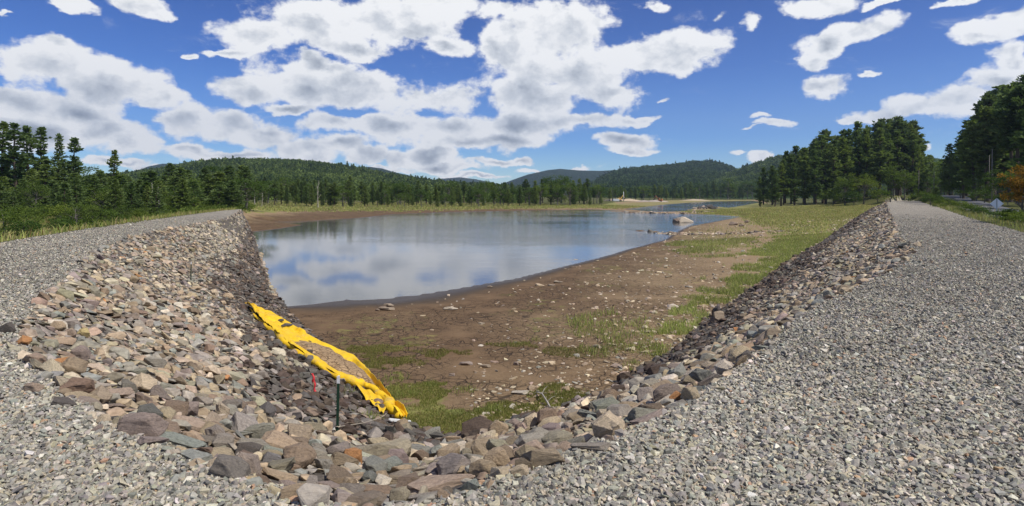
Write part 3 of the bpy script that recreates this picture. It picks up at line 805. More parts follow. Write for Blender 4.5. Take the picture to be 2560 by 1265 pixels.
def build_rocks(mat_obj, mat_attr):
    rnd = random.Random(5)
    # detailed stones for the ones that show largest, shared by several objects
    lib = {}
    for form, (word, fl) in FORM.items():
        lib[form] = []
        for k in range(9):
            bx = {'round': .25, 'slab': .62, 'block': .7}[form]
            V, T = hull(100 + k * 7 + len(form) * 31, 24 if form == 'round' else 13 + k % 4, 1.0, bx, .07 if form == 'round' else .028, .10, 2)
            me = raw_mesh('rock', V, [T], None, [mat_obj], False)
            lib[form].append(me)
    placed = []; heroes = []
    for X, Y, w, h, cname, form, turn, lab in HERO:
        g = ground_px(X, Y + h * .18)
        s = w / F * g.y * .5
        heroes.append((g, s, h, w, cname, form, turn, lab)); placed.append((g.x, g.y, s * 1.0))
    # keep the ground under the curtain, the posts and the ribbon stake clear of large stones
    for X, Y, rr in ((843, 1094, .10), (789, 990, .10), (785, 975, .12), (782, 1004, .10), (477, 700, .12)):
        g = ground_px(X, Y); placed.append((g.x, g.y, rr))
    for a, c in zip(CURT_L, CURT_R):
        ga, gc = ground_px(*a), ground_px(*c)
        for t in (.0, .25, .5, .75, 1.0): p = ga.lerp(gc, t); placed.append((p.x, p.y, .22 if t else .16))
    # candidates over the riprap slope
    xs, ys, rs = [], [], []
    def add(n, box, lo, hi, keep):
        x = RNG.uniform(box[0], box[1], n); y = RNG.uniform(box[2], box[3], n)
        z, reg, t = terrain(x, y)
        m = keep(x, y, z, reg, t); x, y = x[m], y[m]
        d = np.hypot(x, y)
        big = np.interp(d, [3, 6, 10, 20, 50, 120], [.98, .90, .85, .85, 1.0, 1.6])
        r = np.exp(RNG.normal(-.10, .46, len(x))) * .072 * big
        r = np.clip(r, lo, hi * np.interp(d, [4, 7, 10, 40], [.42, .38, .38, .48]))
        o = np.argsort(-r * RNG.uniform(.45, 1.0, len(x)))
        xs.append(x[o]); ys.append(y[o]); rs.append(r[o])
    def on(x, y, z, reg, t):
        X, _ = pix(x, y, z)
        edge = (reg == 2) & (t > -1)
        # small patch of gravel-sized stones high on the far part of the left bank is left thinner
        return edge & (X > -160) & (X < 2720) & (y > 1.2)
    add(52000, (-10, 9, 1.5, 16), .03, .36, on)
    add(70000, (-24, 30, 14, 48), .04, .36, on)
    add(26000, (-50, 60, 46, 90), .07, .4, on)
    add(16000, (20, 122, 85, 190), .13, .45, on)
    x = np.concatenate(xs); y = np.concatenate(ys); r = np.concatenate(rs)
    k = dart(x, y, r * .92, placed)
    x, y, r = x[k], y[k], r[k]
    # a second, smaller layer fills the gaps
    n2 = 90000
    x2 = RNG.uniform(-26, 32, n2); y2 = 1.5 + 46 * RNG.random(n2) ** 1.6
    z2, reg2, t2 = terrain(x2, y2); X2, _ = pix(x2, y2, z2)
    m = (reg2 == 2) & (X2 > -150) & (X2 < 2700); x2, y2 = x2[m], y2[m]
    r2 = np.exp(RNG.normal(0, .3, len(x2))) * .05 * np.interp(np.hypot(x2, y2), [3, 10, 20, 45], [.85, .85, 1.1, 1.6])
    k2 = dart(x2, y2, r2 * .8, list(zip(x, y, r * .78)) + placed, .25)
    fill = np.concatenate([np.zeros(len(x), bool), np.ones(len(k2), bool)])
    x = np.concatenate([x, x2[k2]]); y = np.concatenate([y, y2[k2]]); r = np.concatenate([r, r2[k2]])
    # stones lying on the mud and on the little spits
    n3 = 170000
    x3 = RNG.uniform(-14, 60, n3); y3 = 10 + 90 * RNG.random(n3) ** 1.5
    z3, reg3, _ = terrain(x3, y3); X3, Y3 = pix(x3, y3, z3)
    dT3, _ = seg_dist(np.stack([x3, y3], 1), TL)
    dens = np.clip(.02 + .85 * np.exp(-dT3 / 1.5) * (x3 > -1) + .17 * sstep(-6, 14, x3 - .12 * y3) * sstep(.42, .6, fbm(x3 * .25, y3 * .25, 91, 3)), 0, 1)
    dens *= np.where(x3 < -4, .3, 1.0) * np.clip(24 / np.maximum(y3, 1), .2, 1)
    m = (reg3 == 3) & (z3 > WZ + .015) & (RNG.random(n3) < dens) & (X3 < 2300) & (X3 > 600)
    x3, y3 = x3[m], y3[m]; r3 = np.exp(RNG.normal(0, .48, len(x3))) * .042 * np.interp(y3, [10, 20, 60], [1, 1.1, 1.8]); r3 = np.clip(r3, .02, .26)
    kk = dart(x3, y3, r3 * .9, [])
    x3, y3, r3 = x3[kk], y3[kk], r3[kk]
    sx, sy, sr = [], [], []
    for L, wd, n, rr in (([(1592, 577), (1640, 580), (1700, 584), (1800, 588)], .8, 420, .16), ([(1800, 588), (1880, 590), (1960, 588)], .8, 160, .13), ([(1560, 530), (1700, 533), (1780, 531)], 1.5, 260, .24), ([(1740, 525), (1765, 521), (1795, 519)], 1.4, 40, .45)):
        P = np.array([unp(X, Y, WZ + .15) for X, Y in L])
        for _ in range(n):
            i = rnd.randrange(len(P) - 1); t = rnd.random()
            p = P[i] + (P[i + 1] - P[i]) * t
            sx.append(p[0] + rnd.gauss(0, wd * .5)); sy.append(p[1] + rnd.gauss(0, wd * .8)); sr.append(rr * math.exp(rnd.gauss(0, .4)))
    nr, n3 = len(x), len(x3)
    x = np.concatenate([x, x3, sx]); y = np.concatenate([y, y3, sy]); r = np.concatenate([r, r3, sr])
    kind = np.concatenate([np.where(fill, 1, 0), np.full(n3, 2), np.full(len(sx), 3)])
    z, nrm = surf_normal(x, y)
    _, reg, t = terrain(x, y)
    N = len(x)
    # colour
    cols = np.zeros((N, 3)); names = []
    band = t + .18 * (fbm(x * .5, y * .5, 14, 3) - .5) * 2
    for i in range(N):
        if kind[i] == 2: nm = rnd.choice(LITTER)
        elif kind[i] == 3: nm = rnd.choice(['tan', 'cream', 'brown', 'dark grey', 'pinkish', 'grey'])
        else:
            st = band[i]
            lim = (.56 if x[i] < 0 else .64) if y[i] < 60 else .62
            if y[i] < 11 and x[i] > -.5: lim = .88 if x[i] < 1.6 else .74
            if x[i] < -.5 and y[i] < 24: lim = .57
            nm = rnd.choice(STAINED) if st > lim + .06 * rnd.gauss(0, 1) and not (x[i] < -11 and t[i] > .93) else rnd.choice(DRY)
            if nm == 'rusty orange' and y[i] < 10: nm = 'tan'
            if x[i] < -14 and y[i] > 34 and .05 < t[i] < .62 and band[i] < .55: nm = rnd.choice(['grey', 'olive grey', 'grey', 'cream'])
        names.append(nm); c = np.array(STONE[nm]) * np.array([1.15, 1.12, 1.02]); cols[i] = c * (1 + .15 * rnd.gauss(0, 1)) * (1 + np.array([rnd.gauss(0, .025) for _ in range(3)]))
    cols = np.clip(cols, .02, .75)
    form = RNG.choice(3, N, p=[.16, .58, .26]); form = np.where((kind == 2), RNG.choice(3, N, p=[.2, .7, .1]), form)
    fl = np.array([.62, .30, .55])[form] * RNG.uniform(.75, 1.2, N)
    scl = np.stack([r * 1.25, r * 1.25 * RNG.uniform(.72, 1.15, N), r * 1.1 * fl], 1)
    yaw = RNG.uniform(0, 2 * math.pi, N); tl = np.where(kind == 2, .12, np.where(kind == 1, .45, .24))
    rot = frames(nrm, yaw, RNG.normal(0, 1, N) * tl, RNG.normal(0, 1, N) * tl)
    lift = np.where(kind == 0, .55, np.where(kind == 1, .2, .25)) * scl[:, 2]
    pos = np.stack([x, y, z], 1) + nrm * lift[:, None]
    X, Y = pix(x, y, z)
    seen = (X > 0) & (X < 2560) & (Y < 1262)
    psize = np.where(seen & (kind != 1), r / y * F * 2, 0)
    # what shows largest becomes objects of its own
    n_obj = 300 - len(heroes)
    lie = [i for i in np.argsort(-psize * np.where(kind == 2, 1.0, 0))[:70]]
    rip = [i for i in np.argsort(-psize * np.where(kind == 0, 1.0, 0))[:n_obj - 10]]
    single = np.array(sorted(set(rip)), int); mudst = np.array(sorted(set(lie)), int)
    own = np.zeros(N, bool); own[single] = True; own[mudst] = True
    tm = []
    for k in range(14):
        f = k % 3; bx = (.12, .62, .7)[f]
        tm.append(hull(500 + k * 13, 11 if f else 17, 1.0, bx, .04, 0, 0))
    rest = ~own & (kind != 2) & (kind != 3)
    tid = (form + 3 * RNG.integers(0, 4, N))
    V, T, C = scatter(tm, tid[rest], pos[rest], rot[rest], scl[rest], cols[rest])
    o = obj('riprap_stones', raw_mesh('riprap_stones', V, [T], [C], [mat_attr])); tag(o, kind='stuff', label='mass of smaller riprap stones covering the dam slope', cat='riprap')
    for kk, nm, lb in ((2, 'stone_litter', 'pale flat stones littering the dried lake bed'), (3, 'spit_stones', 'stones forming low spits at the water')):
        mm = ~own & (kind == kk)
        V, T, C = scatter(tm, tid[mm], pos[mm], rot[mm], scl[mm], cols[mm])
        o = obj(nm, raw_mesh(nm, V, [T], [C], [mat_attr])); tag(o, kind='stuff', label=lb, cat='stones')
    info = []
    def put(nm, me, p, Rm, s, c, lab, cat, grp):
        o = obj(nm, me); M = Matrix([list(Rm[0]), list(Rm[1]), list(Rm[2])]).to_4x4()
        o.matrix_world = Matrix.Translation(Vector(p)) @ M @ Matrix.Diagonal((*s, 1))
        o.color = (*c, 1); tag(o, lab, cat, grp); return o
    cnt = [0]
    for g, s, h, w, cname, fm, turn, lab in heroes:
        _, n = surf_normal(np.array([g.x]), np.array([g.y]))
        c = np.array(STONE[cname]) * rnd.uniform(.95, 1.12) * np.array([1.18, 1.11, 1.0])
        hz = {'round': .62, 'slab': .34, 'block': .62}[fm] * s * min(1.35, max(.6, h / w * 1.9))
        tilt = .12 if fm != 'slab' else .2
        st = turn if abs(turn) < 45 else 0
        nn = n.copy(); nn[0] = nn[0] * .6 + np.array([0, 0, .4])
        Rm = frames(nn, np.array([R(rnd.uniform(-12, 12))]), np.array([rnd.gauss(0, tilt * .6) + (.5 if abs(turn) > 45 else 0.1)]), np.array([R(-turn) * (.5 if abs(turn) < 45 else .8)]))[0]
        dep = max(.66 * s, min(s, h / w * s * 2.0))
        put('rock', lib[fm][cnt[0] % 9], g + Vector(nn[0]) * hz * .62, Rm, (s, dep, hz), np.clip(c, .03, .75), lab, 'rock', 'rocks of the riprap slope')
        cnt[0] += 1
        info.append((g.x, g.y, lab, True))
    fname = ['round', 'slab', 'block']
    for i in single:
        fm = fname[form[i]]
        o = put('rock', lib[fm][rnd.randrange(9)], pos[i], rot[i], scl[i] * np.array([1, 1, 1.15]), cols[i], None, 'rock', 'rocks of the riprap slope')
        info.append((x[i], y[i], (o, names[i], FORM[fm][0], r[i], float(X[i]), float(Y[i]), float(t[i])), False))
    for i in mudst:
        fm = fname[form[i]]
        o = put('stone', lib[fm][rnd.randrange(9)], pos[i], rot[i], scl[i], cols[i], None, 'stone', 'stones on the lake bed')
        info.append((x[i], y[i], (o, names[i], FORM[fm][0], r[i], float(X[i]), float(Y[i]), -1.0), False))
    label_rocks(info)
    return lib

def short(lab):
    """the head of a hero's label, to name it from its neighbours"""
    w = lab.split(); stop = {'beside', 'lying', 'between', 'half', 'leaning', 'near', 'at', 'in', 'on', 'behind', 'above', 'below', 'with', 'under', 'slanting', 'tilted', 'touching', 'wedged', 'standing', 'alone', 'strewn', 'rising',
                       'right', 'poking', 'of', 'topping', 'farthest', 'next', 'from', 'left', 'just', 'beyond', 'high', 'that', 'and,'}
    out = [w[0]]
    for a in w[1:]:
        if a.strip(',') in stop: break
        out.append(a.strip(','))
        if len(out) == 5: break
    return ' '.join(out)

def label_rocks(info):
    marks = [(x, y, short(l)) for x, y, l, h in info if h]
    heads = [m[2] for m in marks]
    marks = [m for m in marks if heads.count(m[2]) == 1] + [(ground_px(843, 1095).x, ground_px(843, 1095).y, 'green post'), (ground_px(785, 990).x, ground_px(785, 990).y, 'red ribbon stake'),
             (ground_px(1000, 1050).x, ground_px(1000, 1050).y, 'near end of the yellow curtain'), (ground_px(620, 775).x, ground_px(620, 775).y, 'far end of the yellow curtain'),
             (ground_px(1240, 1020).x, ground_px(1240, 1020).y, 'green grass tufts'), (ground_px(965, 772).x, ground_px(965, 772).y, 'stacked stone pile on the mud'), (ground_px(1127, 774).x, ground_px(1127, 774).y, 'broad pale stone on the mud'),
             (ground_px(1365, 1020).x, ground_px(1365, 1020).y, 'bare driftwood twig'), (ground_px(1795, 800).x, ground_px(1795, 800).y, 'dark stone cairn')]
    used = {l.lower() for _, _, l, h in info if h}
    for x, y, q, h in info:
        if h: continue
        o, cname, form, r, X, Y, t = q
        size = 'large' if r > .2 else 'mid-sized' if r > .125 else 'small'
        near = sorted(marks, key=lambda m: (m[0] - x) ** 2 + (m[1] - y) ** 2)[:6]
        done = None
        for a, b in ((0, 1), (0, 2), (1, 2), (0, 3), (1, 3), (2, 3), (0, 4), (1, 4), (2, 4), (0, 5), (1, 5), (2, 5)):
            m, m2 = near[a], near[b]
            d = math.hypot(m[0] - x, m[1] - y)
            if abs(m[0] - x) > abs(m[1] - y): rel = 'left of' if x < m[0] else 'right of'
            else: rel = 'in front of' if y < m[1] else 'behind'
            noun = 'rock' if t >= 0 else 'stone'
            s = f'{size} {form} {cname} {noun} {rel} {m[2]}'
            if s.lower() not in used and a == 0 and b == 1: done = s; break
            s2 = f'{s}, toward {m2[2]}'
            if len(s2.split()) <= 16 and s2.lower() not in used: done = s2; break
        if done is None:
            m = near[0]; done = f'{size} {form} {cname} rock {"uphill" if t < .5 else "downhill"} of {m[2]}'
        used.add(done.lower()); o['label'] = done

def build_gravel(mat):
    tm = [hull(900 + k, 10, .62, .15, 0, 0, 0) for k in range(12)]
    n = 1000000
    # thrown evenly in the picture's near part: density falls with distance
    a = RNG.uniform(-55, 55, n); d = 2.0 * np.exp(RNG.random(n) * math.log(62 / 2.0))
    x = d * np.tan(np.radians(a)); y = d
    ok = np.abs(x / y) < np.where(y < 9, 1.45, 1.0)
    x, y = x[ok], y[ok]
    z, reg, t = terrain(x, y)
    dC, _ = seg_dist(np.stack([x, y], 1), CL)
    m = ((reg == 1) | ((reg == 2) & (dC < .16) & (RNG.random(len(x)) < .6)))
    m &= RNG.random(len(x)) < np.clip(sstep(63, 28, y) , 0, 1)
    # thin the nearest ones (log spacing crowds them)
    m &= RNG.random(len(x)) < np.clip((y / 5.2) ** 1.0, .55, 1)
    x, y, z = x[m], y[m], z[m]; N = len(x)
    r = np.exp(RNG.normal(0, .34, N)) * .0150; r = np.clip(r, .007, .038)
    r *= np.interp(y, [3, 9, 15, 40, 62], [1, 1.05, 1.2, 1.6, 2.0])
    nrm = np.tile([[0, 0, 1.0]], (N, 1))
    rot = frames(nrm, RNG.uniform(0, 6.28, N), RNG.normal(0, .5, N), RNG.normal(0, .5, N))
    scl = np.stack([r, r * RNG.uniform(.7, 1.0, N) * 1.3, r * RNG.uniform(.55, 1.0, N) * 1.1], 1)
    pos = np.stack([x, y, z + r * RNG.uniform(-.1, .75, N)], 1)
    pal = np.array([c for _, c in PEB]); pal = pal * .80 + .20 * np.array([[.31, .30, .265]]); w = np.array([.07, .2, .26, .22, .13, .08, .025, .015]); w /= w.sum()
    c = pal[RNG.choice(len(pal), N, p=w)] * np.array([1.15, 1.11, 1.03]) * RNG.uniform(.92, 1.14, (N, 1)) * (.84 + .32 * fbm(x * .55, y * .55, 88, 4))[:, None] * (1 + RNG.normal(0, .03, (N, 3)))
    V, T, C = scatter(tm, RNG.integers(0, 12, N), pos, rot, scl, np.clip(c, .02, .8))
    o = obj('gravel', raw_mesh('gravel', V, [T], [C], [mat])); tag(o, kind='stuff', label='loose grey gravel covering the dam crest', cat='gravel')
    return N
# ------------------------------------------------------------------ trees and plants
def unit(v): return v / np.maximum(np.linalg.norm(v, axis=-1, keepdims=True), 1e-9)

def cards(C, D, L, W, rng, shade, tri=True):
    """leaf sprays: centre base C (n,3), direction D, length L, width W -> verts, faces, shade colour"""
    n = len(C)
    s = unit(np.cross(D, rng.normal(0, 1, (n, 3))))
    a = C - s * W[:, None] * .5; b = C + s * W[:, None] * .5; tip = C + D * L[:, None]
    mid = C + D * L[:, None] * .55
    V = np.stack([C, mid + s * W[:, None] * .5, tip, mid - s * W[:, None] * .5], 1).reshape(-1, 3)
    Fq = np.arange(n * 4).reshape(n, 4)
    return V, Fq, np.repeat(shade[:, None], 3, 1)

def conifer(seed, cs=.2, width=.20, whorls=22, per=6, clump=5, blades=5, sparse=.0, droop=0.0, top=1.0, profile='cone', spray=.055):
    """unit-height conifer: trunk with limbs, crown of needle sprays"""
    rng = np.random.default_rng(seed)
    lx, ly = rng.normal(0, .008, 2)
    def axis(h): return np.array([lx * h * h * 2 + .006 * math.sin(h * 9 + seed), ly * h * h * 2, h])
    hs = np.linspace(0, .985, 9)
    tv, tq, caps = tube([axis(h) for h in hs], [.0155 * (1 - h) ** .8 + .0018 for h in hs], 7, False)
    TV, TQ = [tv], [tq]; off = len(tv)
    C, D, L, W, S = [], [], [], [], []
    for w in range(whorls):
        f = w / (whorls - 1)
        h = cs + (1 - cs) * (f ** .92) * .985
        if profile == 'cone': pr = (1 - f) ** .75 * min(1, .45 + f * 3.5)
        elif profile == 'plume': pr = (math.sin(math.pi * min(1, .18 + f * .8)) ** .8) * (1 - .25 * f)
        else: pr = (1 - f) ** .55 * (.55 + .45 * math.sin(f * 19 + seed))
        if rng.random() < sparse: continue
        a0 = rng.uniform(0, 6.28)
        for k in range(per):
            if rng.random() < .12 + sparse * .5: continue
            a = a0 + 6.283 * k / per + rng.normal(0, .22)
            bl = width * pr * rng.uniform(.55, 1.15) + .012
            rise = rng.normal(.12 + .35 * f, .14) - droop * (1 - f)
            d = np.array([math.cos(a), math.sin(a), rise]); d /= np.linalg.norm(d)
            p0 = axis(h) + np.array([0, 0, rng.normal(0, .006)])
            v, q, _ = tube([p0, p0 + d * bl * .5, p0 + d * bl * .95 + np.array([0, 0, bl * .06])], [.0032, .0022, .0008], 3, False)
            TV.append(v); TQ.append(q + off); off += len(v)
            nc = max(2, int(clump * (bl / width) * 1.15 + .5))
            for j in range(nc):
                u = .25 + .75 * (j + rng.random()) / nc
                c = p0 + d * bl * u + np.array([0, 0, bl * .06 * u]) + rng.normal(0, .006, 3)
                m = blades
                az = a + rng.normal(0, .95, m); ez = rise * .6 + rng.normal(.22, .32, m)
                dd = np.stack([np.cos(az) * np.cos(ez), np.sin(az) * np.cos(ez), np.sin(ez)], 1)
                C.append(np.repeat(c[None], m, 0) + rng.normal(0, .004, (m, 3))); D.append(dd)
                L.append(spray * rng.uniform(.55, 1.2, m) * (1 - .35 * f)); W.append(spray * rng.uniform(.22, .42, m))
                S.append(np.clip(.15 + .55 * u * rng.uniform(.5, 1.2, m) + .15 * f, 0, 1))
    # leader
    m = 14; az = rng.uniform(0, 6.28, m); ez = rng.uniform(.4, 1.4, m)
    C.append(np.repeat(axis(.955)[None], m, 0) + rng.normal(0, .008, (m, 3))); D.append(np.stack([np.cos(az) * np.cos(ez), np.sin(az) * np.cos(ez), np.sin(ez)], 1))
    L.append(np.full(m, .05)); W.append(np.full(m, .014)); S.append(np.full(m, .6))
    cv, cf, cc = cards(np.concatenate(C), np.concatenate(D), np.concatenate(L), np.concatenate(W), rng, np.concatenate(S))
    return (np.concatenate(TV), np.concatenate(TQ)), (cv, cf, cc)

def broadleaf(seed, cs=.22, rx=.30, nclump=46, leaves=60, leaf=.030, squash=1.0, lean=0.0, trunk=True, airy=.85):
    """unit-height deciduous tree or shrub: trunk with limbs reaching every leaf clump"""
    rng = np.random.default_rng(seed)
    zc = cs + (1 - cs) * .52; rz = (1 - cs) * .5
    TV, TQ = [], []; off = 0
    hs = np.linspace(0, zc + rz * .5, 7)
    ax = lambda h: np.array([lean * h + .012 * math.sin(h * 7 + seed), .012 * math.cos(h * 6 + seed), h])
    v, q, _ = tube([ax(h) for h in hs], [.019 * (1 - h) + .002 for h in hs], 7, False)
    TV.append(v); TQ.append(q); off = len(v)
    C, D, L, W, S = [], [], [], [], []
    for k in range(nclump):
        d = unit(rng.normal(0, 1, 3)[None])[0]
        if d[2] < -.55: d[2] *= -.5
        rr = rng.uniform(.45, 1.0) ** .6
        wob = 1 + .28 * math.sin(3 * math.atan2(d[1], d[0]) + seed) + rng.normal(0, .12)
        c = np.array([lean * zc, 0, zc]) + d * np.array([rx, rx, rz]) * rr * wob
        c[2] = min(max(c[2], cs * .8), 1.0)
        h0 = max(.05, c[2] - abs(d[0]) * .12 - .14)
        v, q, _ = tube([ax(min(h0, zc)), (ax(min(h0, zc)) + c) / 2 + np.array([0, 0, -.01]), c], [.006, .0035, .001], 3, False)
        TV.append(v); TQ.append(q + off); off += len(v)
        m = int(leaves * rng.uniform(.6, 1.3)); cr = rx * rng.uniform(.20, .36) * airy
        p = rng.normal(0, 1, (m, 3)); p = unit(p) * (rng.random((m, 1)) ** .45) * cr * np.array([1.15, 1.15, .75])
        C.append(c + p); dd = unit(unit(p) + rng.normal(0, .7, (m, 3)) + np.array([0, 0, -.15])); D.append(dd)
        L.append(leaf * rng.uniform(.6, 1.3, m)); W.append(leaf * rng.uniform(.45, .85, m))
        base = rng.uniform(.15, .8)
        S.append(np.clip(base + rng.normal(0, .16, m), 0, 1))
    cv, cf, cc = cards(np.concatenate(C), np.concatenate(D), np.concatenate(L), np.concatenate(W), rng, np.concatenate(S))
    return (np.concatenate(TV), np.concatenate(TQ)), (cv, cf, cc)

def snag(seed):
    """dead bare tree: pale trunk and broken limbs"""
    rng = np.random.default_rng(seed); TV, TQ = [], []; off = 0
    def add(pts, rad):
        nonlocal off
        v, q, _ = tube(pts, rad, 6, False); TV.append(v); TQ.append(q + off); off += len(v)
    ax = lambda h: np.array([.02 * math.sin(h * 5 + seed), .015 * math.sin(h * 7), h])
    hs = np.linspace(0, 1, 9); add([ax(h) for h in hs], [.022 * (1 - h) + .003 for h in hs])
    for k in range(16):
        h = rng.uniform(.3, .95); a = rng.uniform(0, 6.28); l = rng.uniform(.08, .26) * (1.2 - h)
        d = np.array([math.cos(a), math.sin(a), rng.uniform(.5, 1.6)]); d /= np.linalg.norm(d)
        p = ax(h); add([p, p + d * l * .6, p + d * l + np.array([0, 0, l * .2])], [.007, .0045, .0015])
        d2 = unit((d + rng.normal(0, .5, 3))[None])[0]; add([p + d * l * .55, p + d * l * .55 + d2 * l * .5], [.004, .001])
    return np.concatenate(TV), np.concatenate(TQ)

ORD = ['first', 'second', 'third', 'fourth', 'fifth', 'sixth', 'seventh', 'eighth', 'ninth', 'tenth', 'eleventh', 'twelfth']

class Wood:
    def __init__(s, M):
        s.M = M; s.p = {}
    def proto(s, key, kind, *a, leafmat=None, barkmat=None, **k):
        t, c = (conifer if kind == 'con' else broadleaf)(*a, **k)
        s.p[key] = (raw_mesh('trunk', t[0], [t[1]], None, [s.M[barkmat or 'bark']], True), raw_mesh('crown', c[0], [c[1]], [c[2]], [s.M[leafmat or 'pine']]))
    def plant(s, key, name, p, h, lab, cat, grp, rz=None, wide=1.0):
        o = empty(name, p, random.uniform(0, 6.28) if rz is None else rz)
        o.scale = (h * wide, h * wide, h)
        tag(o, lab, cat, grp)
        t, c = s.p[key]
        obj('trunk', t, o); obj('crown', c, o)
        return o

def top_height(Ytop, d, zb): return (HZ - Ytop) / F * d + H - zb

def build_trees(M):
    w = Wood(M); rnd = random.Random(21)
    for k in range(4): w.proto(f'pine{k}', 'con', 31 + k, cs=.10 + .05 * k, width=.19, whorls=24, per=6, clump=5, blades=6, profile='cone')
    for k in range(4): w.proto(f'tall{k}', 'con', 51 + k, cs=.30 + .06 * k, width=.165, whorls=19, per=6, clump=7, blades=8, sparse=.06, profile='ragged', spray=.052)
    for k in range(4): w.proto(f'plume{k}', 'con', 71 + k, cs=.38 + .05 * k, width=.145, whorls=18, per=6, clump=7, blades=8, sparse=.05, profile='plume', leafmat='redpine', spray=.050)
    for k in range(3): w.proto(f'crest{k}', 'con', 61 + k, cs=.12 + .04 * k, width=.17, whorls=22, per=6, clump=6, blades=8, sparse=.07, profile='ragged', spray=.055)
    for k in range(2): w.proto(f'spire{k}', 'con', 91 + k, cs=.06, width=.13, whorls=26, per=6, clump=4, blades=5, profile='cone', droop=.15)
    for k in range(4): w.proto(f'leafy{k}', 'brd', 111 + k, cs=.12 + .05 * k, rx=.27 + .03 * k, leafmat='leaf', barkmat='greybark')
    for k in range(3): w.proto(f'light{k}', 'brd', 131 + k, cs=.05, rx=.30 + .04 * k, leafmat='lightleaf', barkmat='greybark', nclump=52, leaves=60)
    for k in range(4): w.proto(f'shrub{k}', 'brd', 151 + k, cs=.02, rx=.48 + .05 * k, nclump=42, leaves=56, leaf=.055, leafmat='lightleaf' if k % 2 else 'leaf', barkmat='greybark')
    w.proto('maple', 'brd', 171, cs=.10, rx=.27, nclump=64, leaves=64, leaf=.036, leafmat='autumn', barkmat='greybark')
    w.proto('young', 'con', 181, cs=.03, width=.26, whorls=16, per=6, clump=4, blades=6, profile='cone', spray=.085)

    def put(key, name, X, d, Ytop, lab, cat, grp=None, wide=1.0):
        x = (X - 1280) / F * d; zb = zat(x, d)
        h = max(.6, top_height(Ytop, d, zb))
        return w.plant(key, name, (x, d, zb - .05), h, lab, cat, grp, wide=wide)

    # --- tall pines standing out over the left wood
    for X, Y, d, k, lab in ((4, 308, 120, 'crest0', 'tall dark pine cut by the edge of the picture above the left wood'),
                            (38, 312, 118, 'crest1', 'tallest ragged pine over the left wood, twin tops close beside it'),
                            (68, 320, 122, 'crest2', 'broad ragged pine just right of the tallest one over the left wood'),
                            (106, 322, 125, 'crest0', 'tall pine with an open gappy crown, alone between two groups'),
                            (148, 338, 130, 'spire0', 'slim pointed pine with a thin top between two wider pines'),
                            (181, 347, 130, 'crest1', 'pine with tiered branches, rightmost of the tall row over the left wood'),
                            (283, 378, 135, 'crest2', 'lone pine rising over the lower left wood, between the tall row and the hills')):
        put(k, 'pine_tree', X, d, Y, lab, 'pine tree', 'tall pines over the left wood', wide=1.25 if k != 'spire0' else .95)
    # --- the rest of the left wood, in three rows
    rows = ((150, 20, (402, 428), ('pine0', 'pine1', 'spire1', 'tall1', 'leafy0'), 'back row'), (118, 22, (410, 445), ('pine1', 'pine2', 'pine3', 'leafy1', 'pine0', 'tall3'), 'middle row'),
            (96, 22, (430, 474), ('pine2', 'young', 'pine3', 'leafy2', 'pine0', 'young'), 'front row'))
    for d0, n, (y0, y1), keys, rname in rows:
        for i in range(n):
            X = -30 + 655 * (i + .5) / n + rnd.uniform(-10, 10); d = d0 + rnd.uniform(-7, 7) + max(0, X - 420) * .12
            Y = rnd.uniform(y0, y1) + (18 if 190 < X < 420 else 0) * (d0 > 100) + (8 if X > 430 else 0)
            if d0 > 140: Y -= 4
            key = keys[(i * 7 + int(d0)) % len(keys)]
            con = key[:3] in ('pin', 'tal', 'spi', 'you')
            nm, cat = ('conifer_tree', 'conifer') if con else ('leafy_tree', 'tree')
            lab = f'{"dark green conifer" if con else "rounded leafy tree"}, {ORD[min(i, 11)]} from the left in the {rname} of the left wood'
            if i >= n / 2: lab = f'{"dark green conifer" if con else "rounded leafy tree"}, {ORD[min(11, n - 1 - i)]} from the right in the {rname} of the left wood'
            put(key, nm, X, d, Y, lab, cat, 'trees of the left wood', wide=rnd.uniform(1.6, 2.3))
    for i in range(15):
        X = -20 + 500 * (i + .5) / 15 + rnd.uniform(-9, 9); d = 74 + rnd.uniform(-5, 8) + max(0, X - 300) * .10
        if X < 150: d += 14
        put(('young', 'pine2', 'young', 'light2', 'pine3')[i % 5], 'young_conifer' if i % 5 != 3 else 'sapling', X, d, rnd.uniform(444, 482), f'{ORD[min(i, 11)] if i < 8 else ORD[14 - i]} young {"conifer" if i % 5 != 3 else "leafy tree"} from the {"left" if i < 8 else "right"} at the brushy foot of the left wood', 'conifer' if i % 5 != 3 else 'tree', 'young trees at the foot of the left wood', wide=rnd.uniform(1.2, 1.6))
    # --- shrubs below the left road edge
    for i, (X, Y, d, k, lab) in enumerate(((8, 515, 46, 'shrub1', 'bright green bush cut by the picture edge, left of the dry grass'), (60, 548, 42, 'shrub0', 'low bush at the left end of the dry grass patch'),
            (45, 505, 70, 'shrub1', 'light green bush behind the dry grass patch'), (110, 512, 76, 'shrub2', 'dark wide bush behind the dry grass patch'), (165, 508, 68, 'shrub3', 'tall bush right behind the dry grass'),
            (190, 500, 52, 'light0', 'leafy sapling at the right end of the dry grass, at the road edge'), (150, 545, 47, 'shrub0', 'small dark bush at the road edge by the dry grass'), (232, 505, 62, 'light1', 'slender leafy sapling, second along the gravel road from the dry grass'),
            (262, 518, 64, 'shrub2', 'round bush at the road edge between two saplings'), (300, 510, 72, 'light2', 'leafy sapling halfway along the left road edge'), (335, 520, 74, 'shrub1', 'light bush after the halfway sapling on the left road edge'),
            (372, 516, 82, 'shrub3', 'dark bush at the road edge below the pale thin trunks'), (412, 512, 90, 'shrub0', 'wide bush at the road edge right of the pale thin trunks'), (450, 505, 98, 'shrub2', 'dense bush near the far part of the left road'),
            (490, 488, 106, 'light0', 'yellow-green small tree near the far part of the left road'), (520, 500, 108, 'shrub1', 'bush between the yellow-green tree and the road end'), (560, 505, 114, 'shrub3', 'last dark bush before the left road end'), (590, 508, 122, 'shrub0', 'low bush at the left road end'))):
